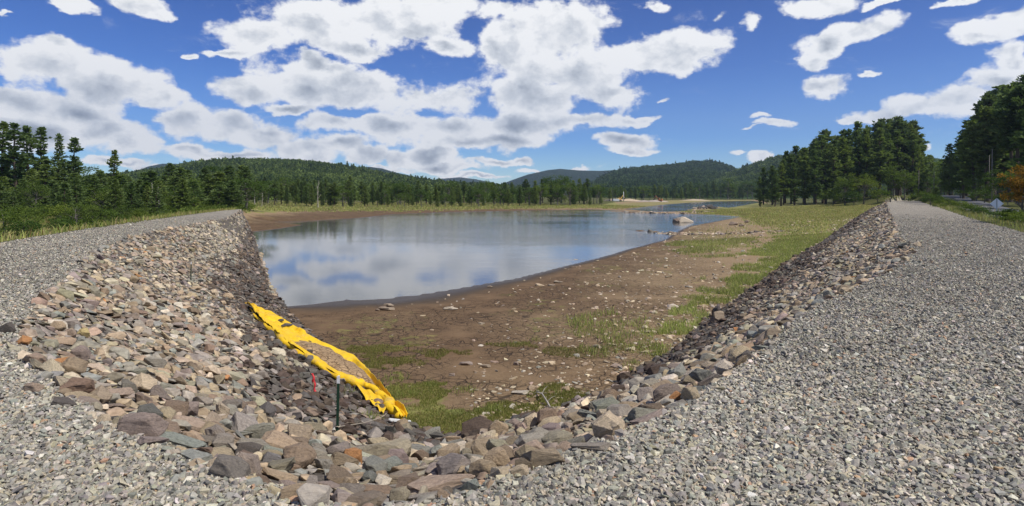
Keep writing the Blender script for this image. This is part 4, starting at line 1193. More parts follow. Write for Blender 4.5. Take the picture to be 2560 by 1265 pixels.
        put(k, 'shrub' if k[:3] == 'shr' else 'sapling', X, d, Y, lab, 'shrub' if k[:3] == 'shr' else 'sapling', 'bushes along the left road edge', wide=1.35)
    # --- far shore
    anchors = [(600, 'the left road end'), (655, 'the pale dead trunks'), (738, 'the bright green sapling'), (960, 'the low notch in the wood'), (1190, 'the dip between the hills'), (1350, 'the dark blue hill')]
    count = {}
    def shore_label(X, con, rname):
        a = max([q for q in anchors if q[0] <= X + 1], key=lambda q: q[0], default=anchors[0])
        key = (a[1], rname, con); count[key] = count.get(key, 0) + 1; n = count[key]
        o = ORD[n - 1] if n <= 12 else 'far'
        return f'{o} {"conifer" if con else "leafy tree"}, far shore {rname}, right of {a[1]}'
    for d0, n, (y0, y1), rname in ((262, 38, (440, 456), 'back row'), (238, 44, (448, 468), 'middle row'), (214, 44, (456, 480), 'front row')):
        for i in range(n):
            X = 606 + 905 * (i + .5) / n + rnd.uniform(-8, 8)
            base = 0
            if X > 1180: base = d0 - 214 + np.interp(X, [1180, 1510], [216, 262])
            else: base = d0 - 214 + np.interp(X, [600, 900, 1180], [184, 192, 216])
            Y = rnd.uniform(y0, y1)
            Y += np.interp(X, [600, 900, 1000, 1150, 1320, 1400, 1440, 1515], [-2, 0, 6, 8, 4, -6, 0, 14])
            con = rnd.random() < .74
            key = rnd.choice(('pine0', 'pine1', 'pine2', 'tall0', 'tall2', 'spire0', 'plume1') if con else ('leafy0', 'leafy1', 'leafy2', 'leafy3'))
            put(key, 'conifer_tree' if con else 'leafy_tree', X, base + rnd.uniform(-5, 5), Y, shore_label(X, con, rname), 'conifer' if con else 'tree', 'trees on the far shore', wide=rnd.uniform(1.15, 1.6))
    put('light0', 'sapling', 738, 178, 486, 'bright green sapling standing out at the water side of the far shore', 'sapling')
    put('light2', 'leafy_tree', 1412, 243, 488, 'light green tree under the high dark block of far shore trees', 'tree')
    for sd, X, Y, d, lab in ((3, 637, 448, 160, 'taller pale dead tree trunk at the left end of the far shore'), (5, 655, 470, 158, 'shorter pale dead trunk beside the taller dead one'), (7, 612, 470, 162, 'thin grey dead trunk nearest the left road end'),
                             (9, 795, 450, 176, 'thin dead trunk among the middle trees of the far shore'), (11, 380, 455, 88, 'pale thin trunk, left one of two above the left road'), (12, 396, 462, 90, 'pale thin trunk, right one of two above the left road')):
        V, Q = snag(sd); x = (X - 1280) / F * d; zb = zat(x, d); h = top_height(Y, d, zb)
        o = obj('dead_tree', raw_mesh('dead_tree', V, [Q], None, [M['deadwood']], True), loc=(x, d, zb - .05)); o.scale = (h * .75, h * .75, h); tag(o, lab, 'dead tree')
    # --- trees beyond the far channel
    for i in range(34):
        X = 1515 + 385 * (i + .5) / 34 + rnd.uniform(-5, 5); d = np.interp(X, [1515, 1700, 1890], [420, 560, 590]) + rnd.uniform(-16, 30)
        con = rnd.random() < .7
        Y = rnd.uniform(462, 482) - np.interp(X, [1515, 1700, 1890], [0, 6, 18])
        if i % 12 == 0: grp_a = ('beyond the digging site', 'behind the sand bank', 'toward the eastern grove')[min(2, i // 12)]
        lab = f'{ORD[i % 12]} far {"conifer" if con else "leafy tree"} {grp_a}, counted from the west'
        put(rnd.choice(('pine1', 'pine2', 'tall1') if con else ('leafy0', 'leafy2')), 'conifer_tree' if con else 'leafy_tree', X, d, Y, lab, 'conifer' if con else 'tree', 'trees beyond the far channel', wide=rnd.uniform(1.2, 1.6))
    # --- eastern grove of tall pines
    top = lambda X: np.interp(X, [1885, 1910, 1950, 2000, 2050, 2100, 2150, 2200, 2245, 2280, 2305, 2322], [452, 425, 388, 372, 340, 330, 312, 300, 300, 312, 345, 420])
    n = 0
    for d0, m, dy, rname in ((262, 16, -4, 'back row'), (238, 16, 6, 'middle row'), (216, 16, 24, 'front row')):
        for i in range(m):
            X = 1893 + 420 * (i + .5) / m + rnd.uniform(-7, 7); d = d0 + rnd.uniform(-6, 6)
            key = rnd.choice(('crest0', 'crest1', 'crest2', 'tall0', 'tall1', 'tall2', 'tall3', 'plume0', 'plume2') if d0 > 220 else ('pine0', 'crest0', 'crest1', 'tall0', 'crest2'))
            o_ = f'{ORD[i]} tall pine from the lake side' if i < 8 else f'{ORD[m - 1 - i]} tall pine from the road side'
            put(key, 'pine_tree', X, d, top(X) + dy + rnd.uniform(-6, 16), f'{o_} in the {rname} of the eastern grove', 'pine tree', 'pines of the eastern grove', wide=rnd.uniform(1.05, 1.35))
    for X, Y, d, k, lab in ((2112, 438, 188, 'light1', 'pale green bushy tree at the foot of the eastern grove, left of its twin'), (2160, 434, 186, 'light2', 'pale green bushy tree at the foot of the eastern grove, right of its twin'),
                            (2235, 408, 205, 'light0', 'taller light green tree inside the eastern grove near the road'), (2262, 424, 200, 'leafy1', 'leafy tree at the road side of the eastern grove'), (2195, 470, 186, 'shrub2', 'low round bush ending the eastern grove at the gravel road'),
                            (2135, 478, 184, 'shrub0', 'low bush between the two pale green trees'), (2082, 478, 190, 'shrub3', 'dark low bush left of the two pale green trees'), (1918, 488, 268, 'shrub1', 'light bush at the lake end of the eastern grove'),
                            (1940, 494, 262, 'shrub0', 'second low bush at the lake end of the eastern grove'), (1985, 470, 236, 'leafy3', 'dark leafy tree under the lake side pines'), (2035, 470, 226, 'leafy0', 'dark leafy tree under the middle pines of the grove')):
        sh = k[:3] == 'shr'
        put(k, 'shrub' if sh else 'leafy_tree', X, d, Y, lab, 'shrub' if sh else 'tree', 'undergrowth of the eastern grove', wide=1.2)
    # --- wood between the road and the grove, far end
    for i, (X, Y, d) in enumerate(((2325, 388, 285), (2340, 392, 300), (2352, 400, 310), (2368, 398, 330), (2335, 430, 262), (2362, 425, 275), (2318, 440, 255), (2310, 400, 290), (2380, 385, 300))):
        put(('pine0', 'leafy1', 'pine2', 'tall1', 'leafy0', 'pine3', 'leafy2', 'pine1', 'tall0')[i], 'conifer_tree' if i not in (1, 4, 6) else 'leafy_tree', X, d, Y,
            f'{ORD[i]} of the trees in the gap where the paved road disappears', 'conifer' if i not in (1, 4, 6) else 'tree', 'trees at the road bend', wide=1.3)
    # --- right wood beside the paved road
    top2 = lambda X: np.interp(X, [2355, 2385, 2410, 2435, 2460, 2500, 2530, 2575, 2640], [392, 345, 318, 268, 240, 205, 190, 185, 180])
    for d0, m, dy, rname in ((210, 12, 0, 'back row'), (172, 12, 6, 'middle row'), (140, 12, 30, 'front row')):
        for i in range(m):
            X = np.interp(d0, [140, 210], [2420, 2362]) + (2860 - np.interp(d0, [140, 210], [2420, 2362])) * (i + .4) / m + rnd.uniform(-8, 8)
            key = rnd.choice(('plume0', 'plume1', 'plume2', 'tall0', 'pine0', 'pine3') if d0 > 150 else ('tall0', 'pine3', 'plume0', 'leafy0', 'pine0'))
            con = key != 'leafy0'
            put(key, 'pine_tree' if con else 'leafy_tree', X, d0 + rnd.uniform(-8, 8), top2(X) + dy + rnd.uniform(-4, 22), f'{ORD[i]} tall dark {"pine" if con else "leafy tree"} from the bend in the {rname} of the roadside wood', 'pine tree' if con else 'tree',
                'trees of the roadside wood', wide=rnd.uniform(1.05, 1.35))
    for X, Y, d, k, lab in ((2440, 440, 135, 'leafy2', 'dark leafy tree low in the roadside wood behind the paved road'), (2500, 420, 112, 'leafy1', 'low leafy tree behind the road sign'), (2545, 400, 108, 'light0', 'light green tree behind the orange maple'),
                            (2400, 452, 168, 'shrub2', 'dark bush at the far edge of the paved road'), (2462, 470, 122, 'shrub0', 'dark bush across the road from the sign'), (2520, 478, 104, 'shrub3', 'dark bush across the road beside the maple'), (2590, 440, 100, 'leafy3', 'leafy tree at the picture edge behind the maple')):
        sh = k[:3] == 'shr'
        put(k, 'shrub' if sh else 'leafy_tree', X, d, Y, lab, 'shrub' if sh else 'tree', 'undergrowth of the roadside wood', wide=1.35)
    put('maple', 'maple_tree', 2556, 40, 418, 'young maple turning orange beside the road sign', 'maple tree', wide=.95)
    # --- a file of pines right along the paved road, whose shade falls on it
    for i, (d, off) in enumerate(((74, 9), (86, 8.5), (100, 9), (114, 8.5), (130, 9.5), (148, 9), (168, 10))):
        xr = np.interp(d, [48, 56, 64, 78, 96, 125, 160, 205], [46.6, 49.9, 53.7, 62.4, 73.8, 93.4, 117.3, 147.9])
        X = 1280 + F * (xr + off) / d
        put(('tall2', 'plume0', 'tall0', 'plume2', 'tall3', 'pine3', 'tall1')[i], 'pine_tree', X, d, top2(min(X, 2640)) + 30 + 10 * (i % 3), f'{ORD[i]} pine of the file along the paved road, counted from the near end', 'pine tree', 'trees of the roadside wood', wide=1.15)
    # --- bushes and golden weeds between the gravel road and the paved road
    for i, (X, Y, d, k, lab) in enumerate(((2312, 482, 150, 'shrub1', 'bush at the far end of the weedy strip beside the gravel road'), (2340, 478, 120, 'young', 'small dark conifer in the weedy strip beside the gravel road'), (2326, 492, 110, 'shrub0', 'low bush left of the small conifer in the weedy strip'),
            (2365, 502, 92, 'shrub1', 'yellow-green bush after the small conifer'), (2395, 508, 78, 'shrub3', 'bush in the middle of the weedy strip'), (2430, 516, 64, 'shrub1', 'light bush where the paved road shows behind'), (2452, 524, 58, 'shrub0', 'low dark bush left of the road sign'),
            (2508, 530, 45, 'shrub2', 'dark bush right of the road sign'), (2535, 528, 40, 'shrub0', 'dark bush under the orange maple'), (2566, 535, 37, 'shrub3', 'bush at the picture edge under the maple'))):
        con = k == 'young'
        put(k, 'conifer_tree' if con else 'shrub', X, d, Y - 8, lab, 'conifer' if con else 'shrub', 'bushes of the weedy strip', wide=1.7)
    return w

def build_forest(mat, name, ridge, d0, d1, zb, dens, size, seed, hillmat, ylow=0.0):
    """a wooded hill: terrain sheet plus the mass of crowns on it"""
    rng = np.random.default_rng(seed)
    rx = np.array([p[0] for p in ridge], float); ry = np.array([p[1] for p in ridge], float)
    X = np.linspace(rx[0], rx[-1], 150); s = np.linspace(0, 1.7, 64)
    ry = ry + (size * 1.05 * F / d1 if dens else 0)
    def surf(X, s):
        dd = d0 + (d1 - d0) * s
        yb = HZ + (H - zb) / d0 * F; yr = np.interp(X, rx, ry)
        x = (X - 1280) / F * (d0 + (d1 - d0) * np.minimum(s, 1.0) + (d1 - d0) * np.maximum(s - 1, 0) * .6)
        y = dd
        s1 = np.clip(s, 0, 1)
        g = s1 ** .85 + .22 * (fbm(x / (d1 * .07) + seed, y / (d1 * .07), seed, 4) - .5) * np.sin(s1 * math.pi)
        z = H + (HZ - (yb + (yr - yb) * np.minimum(g, .985 + .015 * s1))) / F * (d0 + (d1 - d0) * s1)
        z = zb + (z - zb) * np.where(s <= 1, 1.0, np.cos(np.clip((s - 1) / .75, 0, 1) * math.pi / 2))
        return x, y, z
    XX, SS = np.meshgrid(X, s)
    x, y, z = surf(XX, SS)
    nr, nc = XX.shape; idx = np.arange(nr * nc).reshape(nr, nc)
    q = np.stack([idx[:-1, :-1], idx[:-1, 1:], idx[1:, 1:], idx[1:, :-1]], -1).reshape(-1, 4)
    o = obj(name, raw_mesh(name, np.stack([x.ravel(), y.ravel(), z.ravel()], 1), [q], None, [hillmat], True)); tag(o, kind='structure')
    if not dens: return o
    n = dens
    sX = rng.uniform(rx[0], rx[-1], n); ss = rng.random(n) ** .75 * 1.06
    x, y, z = surf(sX, ss)
    tm = []
    for k in range(6):
        r = np.random.default_rng(seed * 31 + k); m = 46
        p = unit(r.normal(0, 1, (m, 3))); p[:, 2] = np.abs(p[:, 2]) * 1.3 - .25
        if k >= 3: p[:, :2] *= (1.15 - np.clip(p[:, 2:3], 0, 1)) * .8; p[:, 2] *= 1.7
        p = p * (r.uniform(.75, 1.05, (m, 1)))
        V, Fq, _ = cards(p * .9, unit(p + r.normal(0, .7, (m, 3))), r.uniform(.35, .7, m), r.uniform(.35, .6, m), r, np.ones(m))
        tm.append((V, Fq))
    con = fbm(x / 60, y / 60, seed + 3, 3)
    tid = np.where(rng.random(n) < sstep(.46, .72, con) * .8, rng.integers(3, 6, n), rng.integers(0, 3, n))
    yaw = rng.uniform(0, 6.28, n)
    rot = frames(np.tile([[0, 0, 1.0]], (n, 1)), yaw, np.zeros(n), np.zeros(n))
    r = size * np.clip(np.exp(rng.normal(0, .22, n)), .6, 1.35) * (.55 + .45 * np.clip(ss, 0, 1)); scl = np.stack([r, r, r * rng.uniform(.65, 1.15, n)], 1)
    sh = np.clip(.5 + rng.normal(0, .26, n) - .25 * (tid >= 3) + 1.1 * (fbm(x / (d1 * .05), y / (d1 * .05), seed + 5, 4) - .5), 0, 1)
    V, T, C = scatter(tm, tid, np.stack([x, y, z + r * .35], 1), rot, scl, np.repeat(sh[:, None], 3, 1))
    C = np.clip(C + np.repeat(rng.normal(0, .12, (len(C), 1)), 3, 1), 0, 1)
    f = obj('forest', raw_mesh('forest', V, [T], [C], [mat])); tag(f, kind='stuff', label='unbroken wood covering the distant hillside', cat='forest')
    return o

def build_grass(mat):
    """blades: lush band along the eastern toe, moss-green tufts, far shore grass, weeds at the gravel edges"""
    rng = RNG
    P, Hh, Cc, Wd = [], [], [], []
    def patch(n, box, mask, hgt, wid, pal):
        x = rng.uniform(box[0], box[1], n); y = box[2] + (box[3] - box[2]) * rng.random(n) ** box[4]
        z, reg, t = terrain(x, y); k = mask(x, y, z, reg, t)
        x, y, z = x[k], y[k], z[k]
        P.append(np.stack([x, y, z], 1)); m = len(x)
        Hh.append(hgt * rng.uniform(.45, 1.25, m) * (.6 + .8 * fbm(x * .6, y * .6, 77, 3))); Wd.append(wid * rng.uniform(.6, 1.3, m) * (1 + y / 60))
        c = np.array(pal)[rng.integers(0, len(pal), m)]; Cc.append(c * rng.uniform(.75, 1.25, (m, 1)) * (.7 + .6 * fbm(x * .35, y * .35, 78, 3))[:, None])
    lush = [(.29, .35, .09), (.34, .39, .10), (.38, .39, .13), (.24, .29, .07), (.42, .38, .18)]
    dry = [(.46, .38, .16), (.38, .35, .12), (.30, .32, .08), (.50, .40, .19)]
    def m1(x, y, z, reg, t):
        g = grass_mask(x, y, z); return (reg == 3) & (z > WZ + .06) & (rng.random(len(x)) < sstep(.1, .95, g) ** .8 * np.clip(34 / y, .35, 1)) & (x > 2)
    patch(420000, (2, 34, 15, 62, 1.3), m1, .20, .016, lush)
    def m2(x, y, z, reg, t):
        g = grass_mask(x, y, z); return (reg == 3) & (z > WZ + .1) & (rng.random(len(x)) < sstep(.3, .9, g) * .6)
    patch(230000, (20, 112, 55, 200, 1.3), m2, .26, .03, lush + dry + dry)
    def m3(x, y, z, reg, t):
        g = grass_mask(x, y, z); return (reg == 3) & (z > WZ + .08) & (x < 4.5) & (rng.random(len(x)) < sstep(.2, .6, g) * sstep(.28, .55, fbm(x * 1.1, y * 1.1, 55, 4)))
    patch(330000, (-5, 6, 10.5, 19, 1), m3, .05, .009, [(.18, .20, .045), (.22, .23, .06), (.28, .26, .09), (.15, .17, .035), (.32, .26, .11)])
    # tufts on the mud
    for (X, Y, rr, nn) in ((1230, 1025, .16, 240), (1162, 975, .16, 160), (985, 950, .2, 160), (1000, 985, .25, 200), (930, 1042, .14, 140), (1075, 965, .1, 80), (1395, 985, .1, 80), (1610, 850, .2, 120), (1580, 910, .15, 100), (1640, 890, .2, 140), (885, 985, .2, 120), (1750, 745, .4, 300), (1300, 860, .15, 60), (1340, 850, .15, 60)):
        g = ground_px(X, Y)
        x = g.x + rng.normal(0, rr, nn); y = g.y + rng.normal(0, rr, nn); z, _, _ = terrain(x, y)
        P.append(np.stack([x, y, z], 1)); Hh.append(rng.uniform(.04, .13, nn)); Wd.append(np.full(nn, .011)); Cc.append(np.array(lush)[rng.integers(0, 4, nn)] * rng.uniform(.6, 1.1, (nn, 1)))
    def m4(x, y, z, reg, t):
        g = grass_mask(x, y, z); return ((reg == 3) | (reg == 0)) & (z > WZ + .05) & (rng.random(len(x)) < sstep(.2, .6, g))
    patch(90000, (-90, 60, 130, 262, 1), m4, .24, .07, lush + dry)
    # weedy strip outside the gravel road
    def m5(x, y, z, reg, t):
        dR, _ = seg_dist(np.stack([x, y], 1), OR); return (reg == 0) & (dR < 7) & (rng.random(len(x)) < np.clip(1.15 - dR / 8, 0, 1))
    patch(90000, (14, 110, 12, 160, 1.2), m5, .42, .02, lush + [(.26, .26, .06), (.33, .29, .06)] + dry[:2])
    def m6(x, y, z, reg, t):
        dL, _ = seg_dist(np.stack([x, y], 1), OL); return (reg == 0) & (dL < 30)
    patch(80000, (-66, -14, 12, 108, 1.2), m6, .38, .025, dry + [(.24, .17, .06)] + lush[:3])
    P = np.concatenate(P); h = np.concatenate(Hh); c = np.clip(np.concatenate(Cc), .01, .6); wd = np.concatenate(Wd); n = len(P)
    a = rng.uniform(0, 6.28, n); lean = rng.normal(0, .35, (n, 2)) * h[:, None]
    s = np.stack([np.cos(a), np.sin(a), np.zeros(n)], 1) * wd[:, None] * .5
    mid = P + np.concatenate([lean * .35, (h * .6)[:, None]], 1); tip = P + np.concatenate([lean, h[:, None]], 1)
    V = np.stack([P - s - [0, 0, .01], P + s - [0, 0, .01], mid + s * .7, mid - s * .7, tip], 1).reshape(-1, 3)
    b = np.arange(n)[:, None] * 5
    o = obj('grass', raw_mesh('grass', V, [b + np.array([0, 1, 2, 3]), b + np.array([3, 2, 4])], [c, c], [mat])); tag(o, kind='stuff', label='grass and weeds on the shore and along the road', cat='grass')

def build_undergrowth(mat):
    """low leafy cover between the left road and the wood, and beside the paved road"""
    rng = np.random.default_rng(404)
    tm = []
    for k in range(5):
        r = np.random.default_rng(700 + k); m = 120
        cl = unit(r.normal(0, 1, (9, 3))) * r.uniform(.3, .75, (9, 1)); cl[:, 2] = np.abs(cl[:, 2]) * 1.1
        p = cl[r.integers(0, 9, m)] + r.normal(0, .20, (m, 3))
        V, Fq, _ = cards(p, unit(p + r.normal(0, .8, (m, 3)) + [0, 0, .3]), r.uniform(.12, .26, m), r.uniform(.07, .15, m), r, np.ones(m)); tm.append((V, Fq))
    n = 5200
    x = np.concatenate([rng.uniform(-120, -18, n), rng.uniform(24, 150, 1500)]); y = np.concatenate([16 + 120 * rng.random(n) ** .8, rng.uniform(26, 230, 1500)])
    z, reg, _ = terrain(x, y); P = np.stack([x, y], 1)
    dL, _ = seg_dist(P, OL); dR, _ = seg_dist(P, OR)
    X, Y = pix(x, y, z)
    left = (reg == 0) & (x < 0) & (dL > 1.2) & (dL < 75) & ((fbm(x * .09, y * .09, 12, 3) > .40) | (dL > 40)) & ~((X < 150) & (Y > 562))
    right = (reg == 0) & (x > 0) & (dR > 1.5) & (dR < 6.5) & (fbm(x * .12, y * .12, 13, 3) > .50)
    m = left | right; x, y, z, X = x[m], y[m], z[m], X[m]; N = len(x)
    rot = frames(np.tile([[0, 0, 1.0]], (N, 1)), rng.uniform(0, 6.28, N), np.zeros(N), np.zeros(N))
    r = rng.uniform(.4, 1.0, N) * np.where(x < 0, 1.0 + np.clip((y - 40) / 120, 0, .8), .62); scl = np.stack([r * 1.2, r * 1.2, r], 1)
    sh = np.clip(fbm(x * .15, y * .15, 15, 3) + rng.normal(0, .15, N), 0, 1)
    V, T, C = scatter(tm, rng.integers(0, 5, N), np.stack([x, y, z], 1), rot, scl, np.repeat(sh[:, None], 3, 1))
    o = obj('undergrowth', raw_mesh('undergrowth', V, [T], [C], [mat])); tag(o, kind='stuff', label='low tangled green growth between the gravel road and the wood', cat='undergrowth')
# ------------------------------------------------------------------ the yellow curtain, posts, sign, machines
def spline(P, n):
    """Catmull-Rom through points, n samples"""
    P = [np.array(p, float) for p in P]; m = len(P); out = []
    for i in range(n):
        u = i / (n - 1) * (m - 1); k = min(int(u), m - 2); t = u - k
        p0, p1, p2, p3 = P[max(k - 1, 0)], P[k], P[k + 1], P[min(k + 2, m - 1)]
        out.append(.5 * ((2 * p1) + (-p0 + p2) * t + (2 * p0 - 5 * p1 + 4 * p2 - p3) * t * t + (-p0 + 3 * p1 - 3 * p2 + p3) * t ** 3))
    return np.array(out)

def drop(p, lift=0.0): return np.array([p[0], p[1], zat(p[0], p[1]) + lift])

def build_curtain(M):
    rnd = random.Random(9)
    Lp = CURT_L
    Rp = CURT_R
    n = 90
    A = np.array([ground_px(*p) for p in Lp]); B = np.array([ground_px(*p) for p in Rp])
    A, B = spline(A, n), spline(B, n)
    root = empty('turbidity_curtain', A[45]); inv = Vector(A[45])
    tag(root, 'long yellow fabric curtain lying crumpled at the foot of the left stone slope', 'silt curtain')
    def local(V): return np.asarray(V) - np.array(inv)
    # sheet across, rolled up along both edges
    n1, m = 300, 44
    A1, B1 = spline(A, n1), spline(B, n1)
    S, Vv = np.meshgrid(np.linspace(0, 1, n1), np.linspace(0, 1, m), indexing='ij')
    Pp = A1[:, None, :] * (1 - Vv[..., None]) + B1[:, None, :] * Vv[..., None]
    # ragged outer edge
    px, py = Pp[..., 0], Pp[..., 1]
    wdt = np.linalg.norm(B1 - A1, axis=1)[:, None]
    z0 = terrain(px.ravel(), py.ravel())[0].reshape(px.shape)
    big = fbm(px * 1.6, py * 1.6, 41, 4) - .5; small = fbm(px * 6.0 + 9, py * 6.0, 43, 3) - .5
    yel = np.clip(np.where((S < .32) | (S > .82), 1.0, .35) + 0 * S, 0, 1)
    lenm = np.cumsum(np.r_[0, np.linalg.norm(np.diff(A1, axis=0), axis=1)])[:, None]
    ridge = np.abs(np.sin(Vv * 9 + 5 * big + .5 * np.sin(lenm * .9))) ** 1.6
    cross = np.abs(np.sin(lenm * 2.1 + 6 * big + Vv * 3)) ** 2
    roll = .07 * np.exp(-((Vv - .05) / .09) ** 2) + .09 * np.exp(-((Vv - .90) / .10) ** 2) * np.clip((S - .15) * 6, .3, 1)
    hgt = .09 + .10 * big + .03 * small + (.055 * ridge + .035 * cross) * yel + roll * np.minimum(1, wdt / .5)
    V = local(np.stack([px, py, z0 + hgt * np.minimum(1, .4 + wdt / .8)], -1).reshape(-1, 3)); idx = np.arange(n1 * m).reshape(n1, m)
    q = np.stack([idx[:-1, :-1], idx[:-1, 1:], idx[1:, 1:], idx[1:, :-1]], -1).reshape(-1, 4)
    o = obj('fabric_sheet', raw_mesh('fabric_sheet', V, [q], None, [M['fabric']], True), root)
    # float tube along the upper edge
    path = [A[i] + np.array([0, 0, .10 + .03 * math.sin(i * .9)]) for i in range(4, n - 2)]
    rad = [(.085 + .018 * math.sin(i * .35 + 1) + .010 * math.sin(i * 1.3)) * (min(1, (i + 2) / 14)) * (1.15 if i > 50 else .9) for i in range(len(path))]
    for i in range(len(path)):
        path[i] = path[i] + np.array([.04 * math.sin(i * .8), .04 * math.cos(i * .7), 0]); path[i][2] = zat(path[i][0], path[i][1]) + rad[i] * .75 + .03
    tv, tq, caps = tube(path, rad, 14)
    k = np.arange(len(tv)); rr = 1 + .22 * (fbm(tv[:, 0] * 9, tv[:, 1] * 9 + tv[:, 2] * 9, 44, 4) - .5) * 2
    ctr = np.repeat(np.array(path), 14, 0); tv = ctr + (tv - ctr) * rr[:, None] * np.array([1, 1, .85])
    obj('float_tube', raw_mesh('float_tube', local(tv), [tq, np.array(caps)], None, [M['fabric']], True), root)
    # dried silt left on the sheet
    V, F4 = [], []; n2, m2 = 60, 16
    for i in range(n2):
        s = .27 + .575 * i / (n2 - 1); k = s * (n - 1); a = int(k); f = k - a
        pa = A[a] * (1 - f) + A[min(a + 1, n - 1)] * f; pb = B[a] * (1 - f) + B[min(a + 1, n - 1)] * f
        e = math.sin(math.pi * min(1, max(0, (s - .27) / .575))) ** .5
        v0 = .12 + .10 * (1 - e) + .03 * math.sin(i * .7); v1 = .84 + .06 * math.sin(i * .35) + .04 * math.sin(i * .9) + (.28 * max(0, (s - .70) / .145)); v1 = min(1.02, v1) * e + v0 * (1 - e)
        for j in range(m2):
            v = v0 + (v1 - v0) * j / (m2 - 1); p = pa * (1 - v) + pb * v
            edge = min(1, 4 * min(j, m2 - 1 - j) / m2) * min(1, 4 * min(i, n2 - 1 - i) / n2)
            z = zat(p[0], p[1]) + .05 + .17 * edge + .03 * (float(fbm(p[0] * 3, p[1] * 3, 47, 3)) - .5)
            V.append((p[0], p[1], z))
    idx = np.arange(n2 * m2).reshape(n2, m2); q = np.stack([idx[:-1, :-1], idx[:-1, 1:], idx[1:, 1:], idx[1:, :-1]], -1).reshape(-1, 4)
    o = obj('silt_layer', raw_mesh('silt_layer', local(np.array(V)), [q], None, [M['silt']], True), root); o['label'] = 'brown cracked silt crust'
    # loose skirt hanging out on the slope side near the lower end
    sk = [[(889, 972), (884 + 26, 1002), (914, 1006)], [(912, 984), (925, 1004), (926, 1012)], [(930, 992), (938, 1012), (942, 1026)], [(948, 1004), (950, 1020), (950, 1036)], [(966, 1020), (966, 1032), (958, 1042)]]
    rows = np.array([[ground_px(*p) for p in r] for r in sk]); rows = np.stack([spline(rows[:, j], 24) for j in range(3)], 1)
    V = []
    for i in range(24):
        line = spline(rows[i], 14)
        for j in range(14):
            p = line[j]; V.append((p[0], p[1], zat(p[0], p[1]) + .07 + .022 * math.sin(i * .8 + .3 * j) + .05 * (1 - j / 13)))
    idx = np.arange(24 * 14).reshape(24, 14); q = np.stack([idx[:-1, :-1], idx[:-1, 1:], idx[1:, 1:], idx[1:, :-1]], -1).reshape(-1, 4)
    obj('skirt_flap', raw_mesh('skirt_flap', local(np.array(V)), [q], None, [M['fabric']], True), root)
    # white end plate
    e0, e1 = np.array(ground_px(972, 1058)), np.array(ground_px(1026, 1062))
    bm = bmesh.new(); d = e1 - e0; L = np.linalg.norm(d)
    bmesh.ops.create_cube(bm, size=1.0); 
    for v in bm.verts: v.co = Vector((v.co.x * L, v.co.y * .05, v.co.z * .06))
    bmesh.ops.bevel(bm, geom=bm.edges[:], offset=.012, segments=2, affect='EDGES')
    o = obj('end_plate', from_bm('end_plate', bm, M['white']), root); mid = (e0 + e1) / 2; mid[2] = zat(mid[0], mid[1]) + .09
    o.location = Vector(mid) - inv - Vector((0, 0, .03)); o.rotation_euler = (0, -math.atan2(d[2], math.hypot(d[0], d[1])), math.atan2(d[1], d[0])); o['label'] = 'white end plate'
    # two dark stones lying on it
    return root

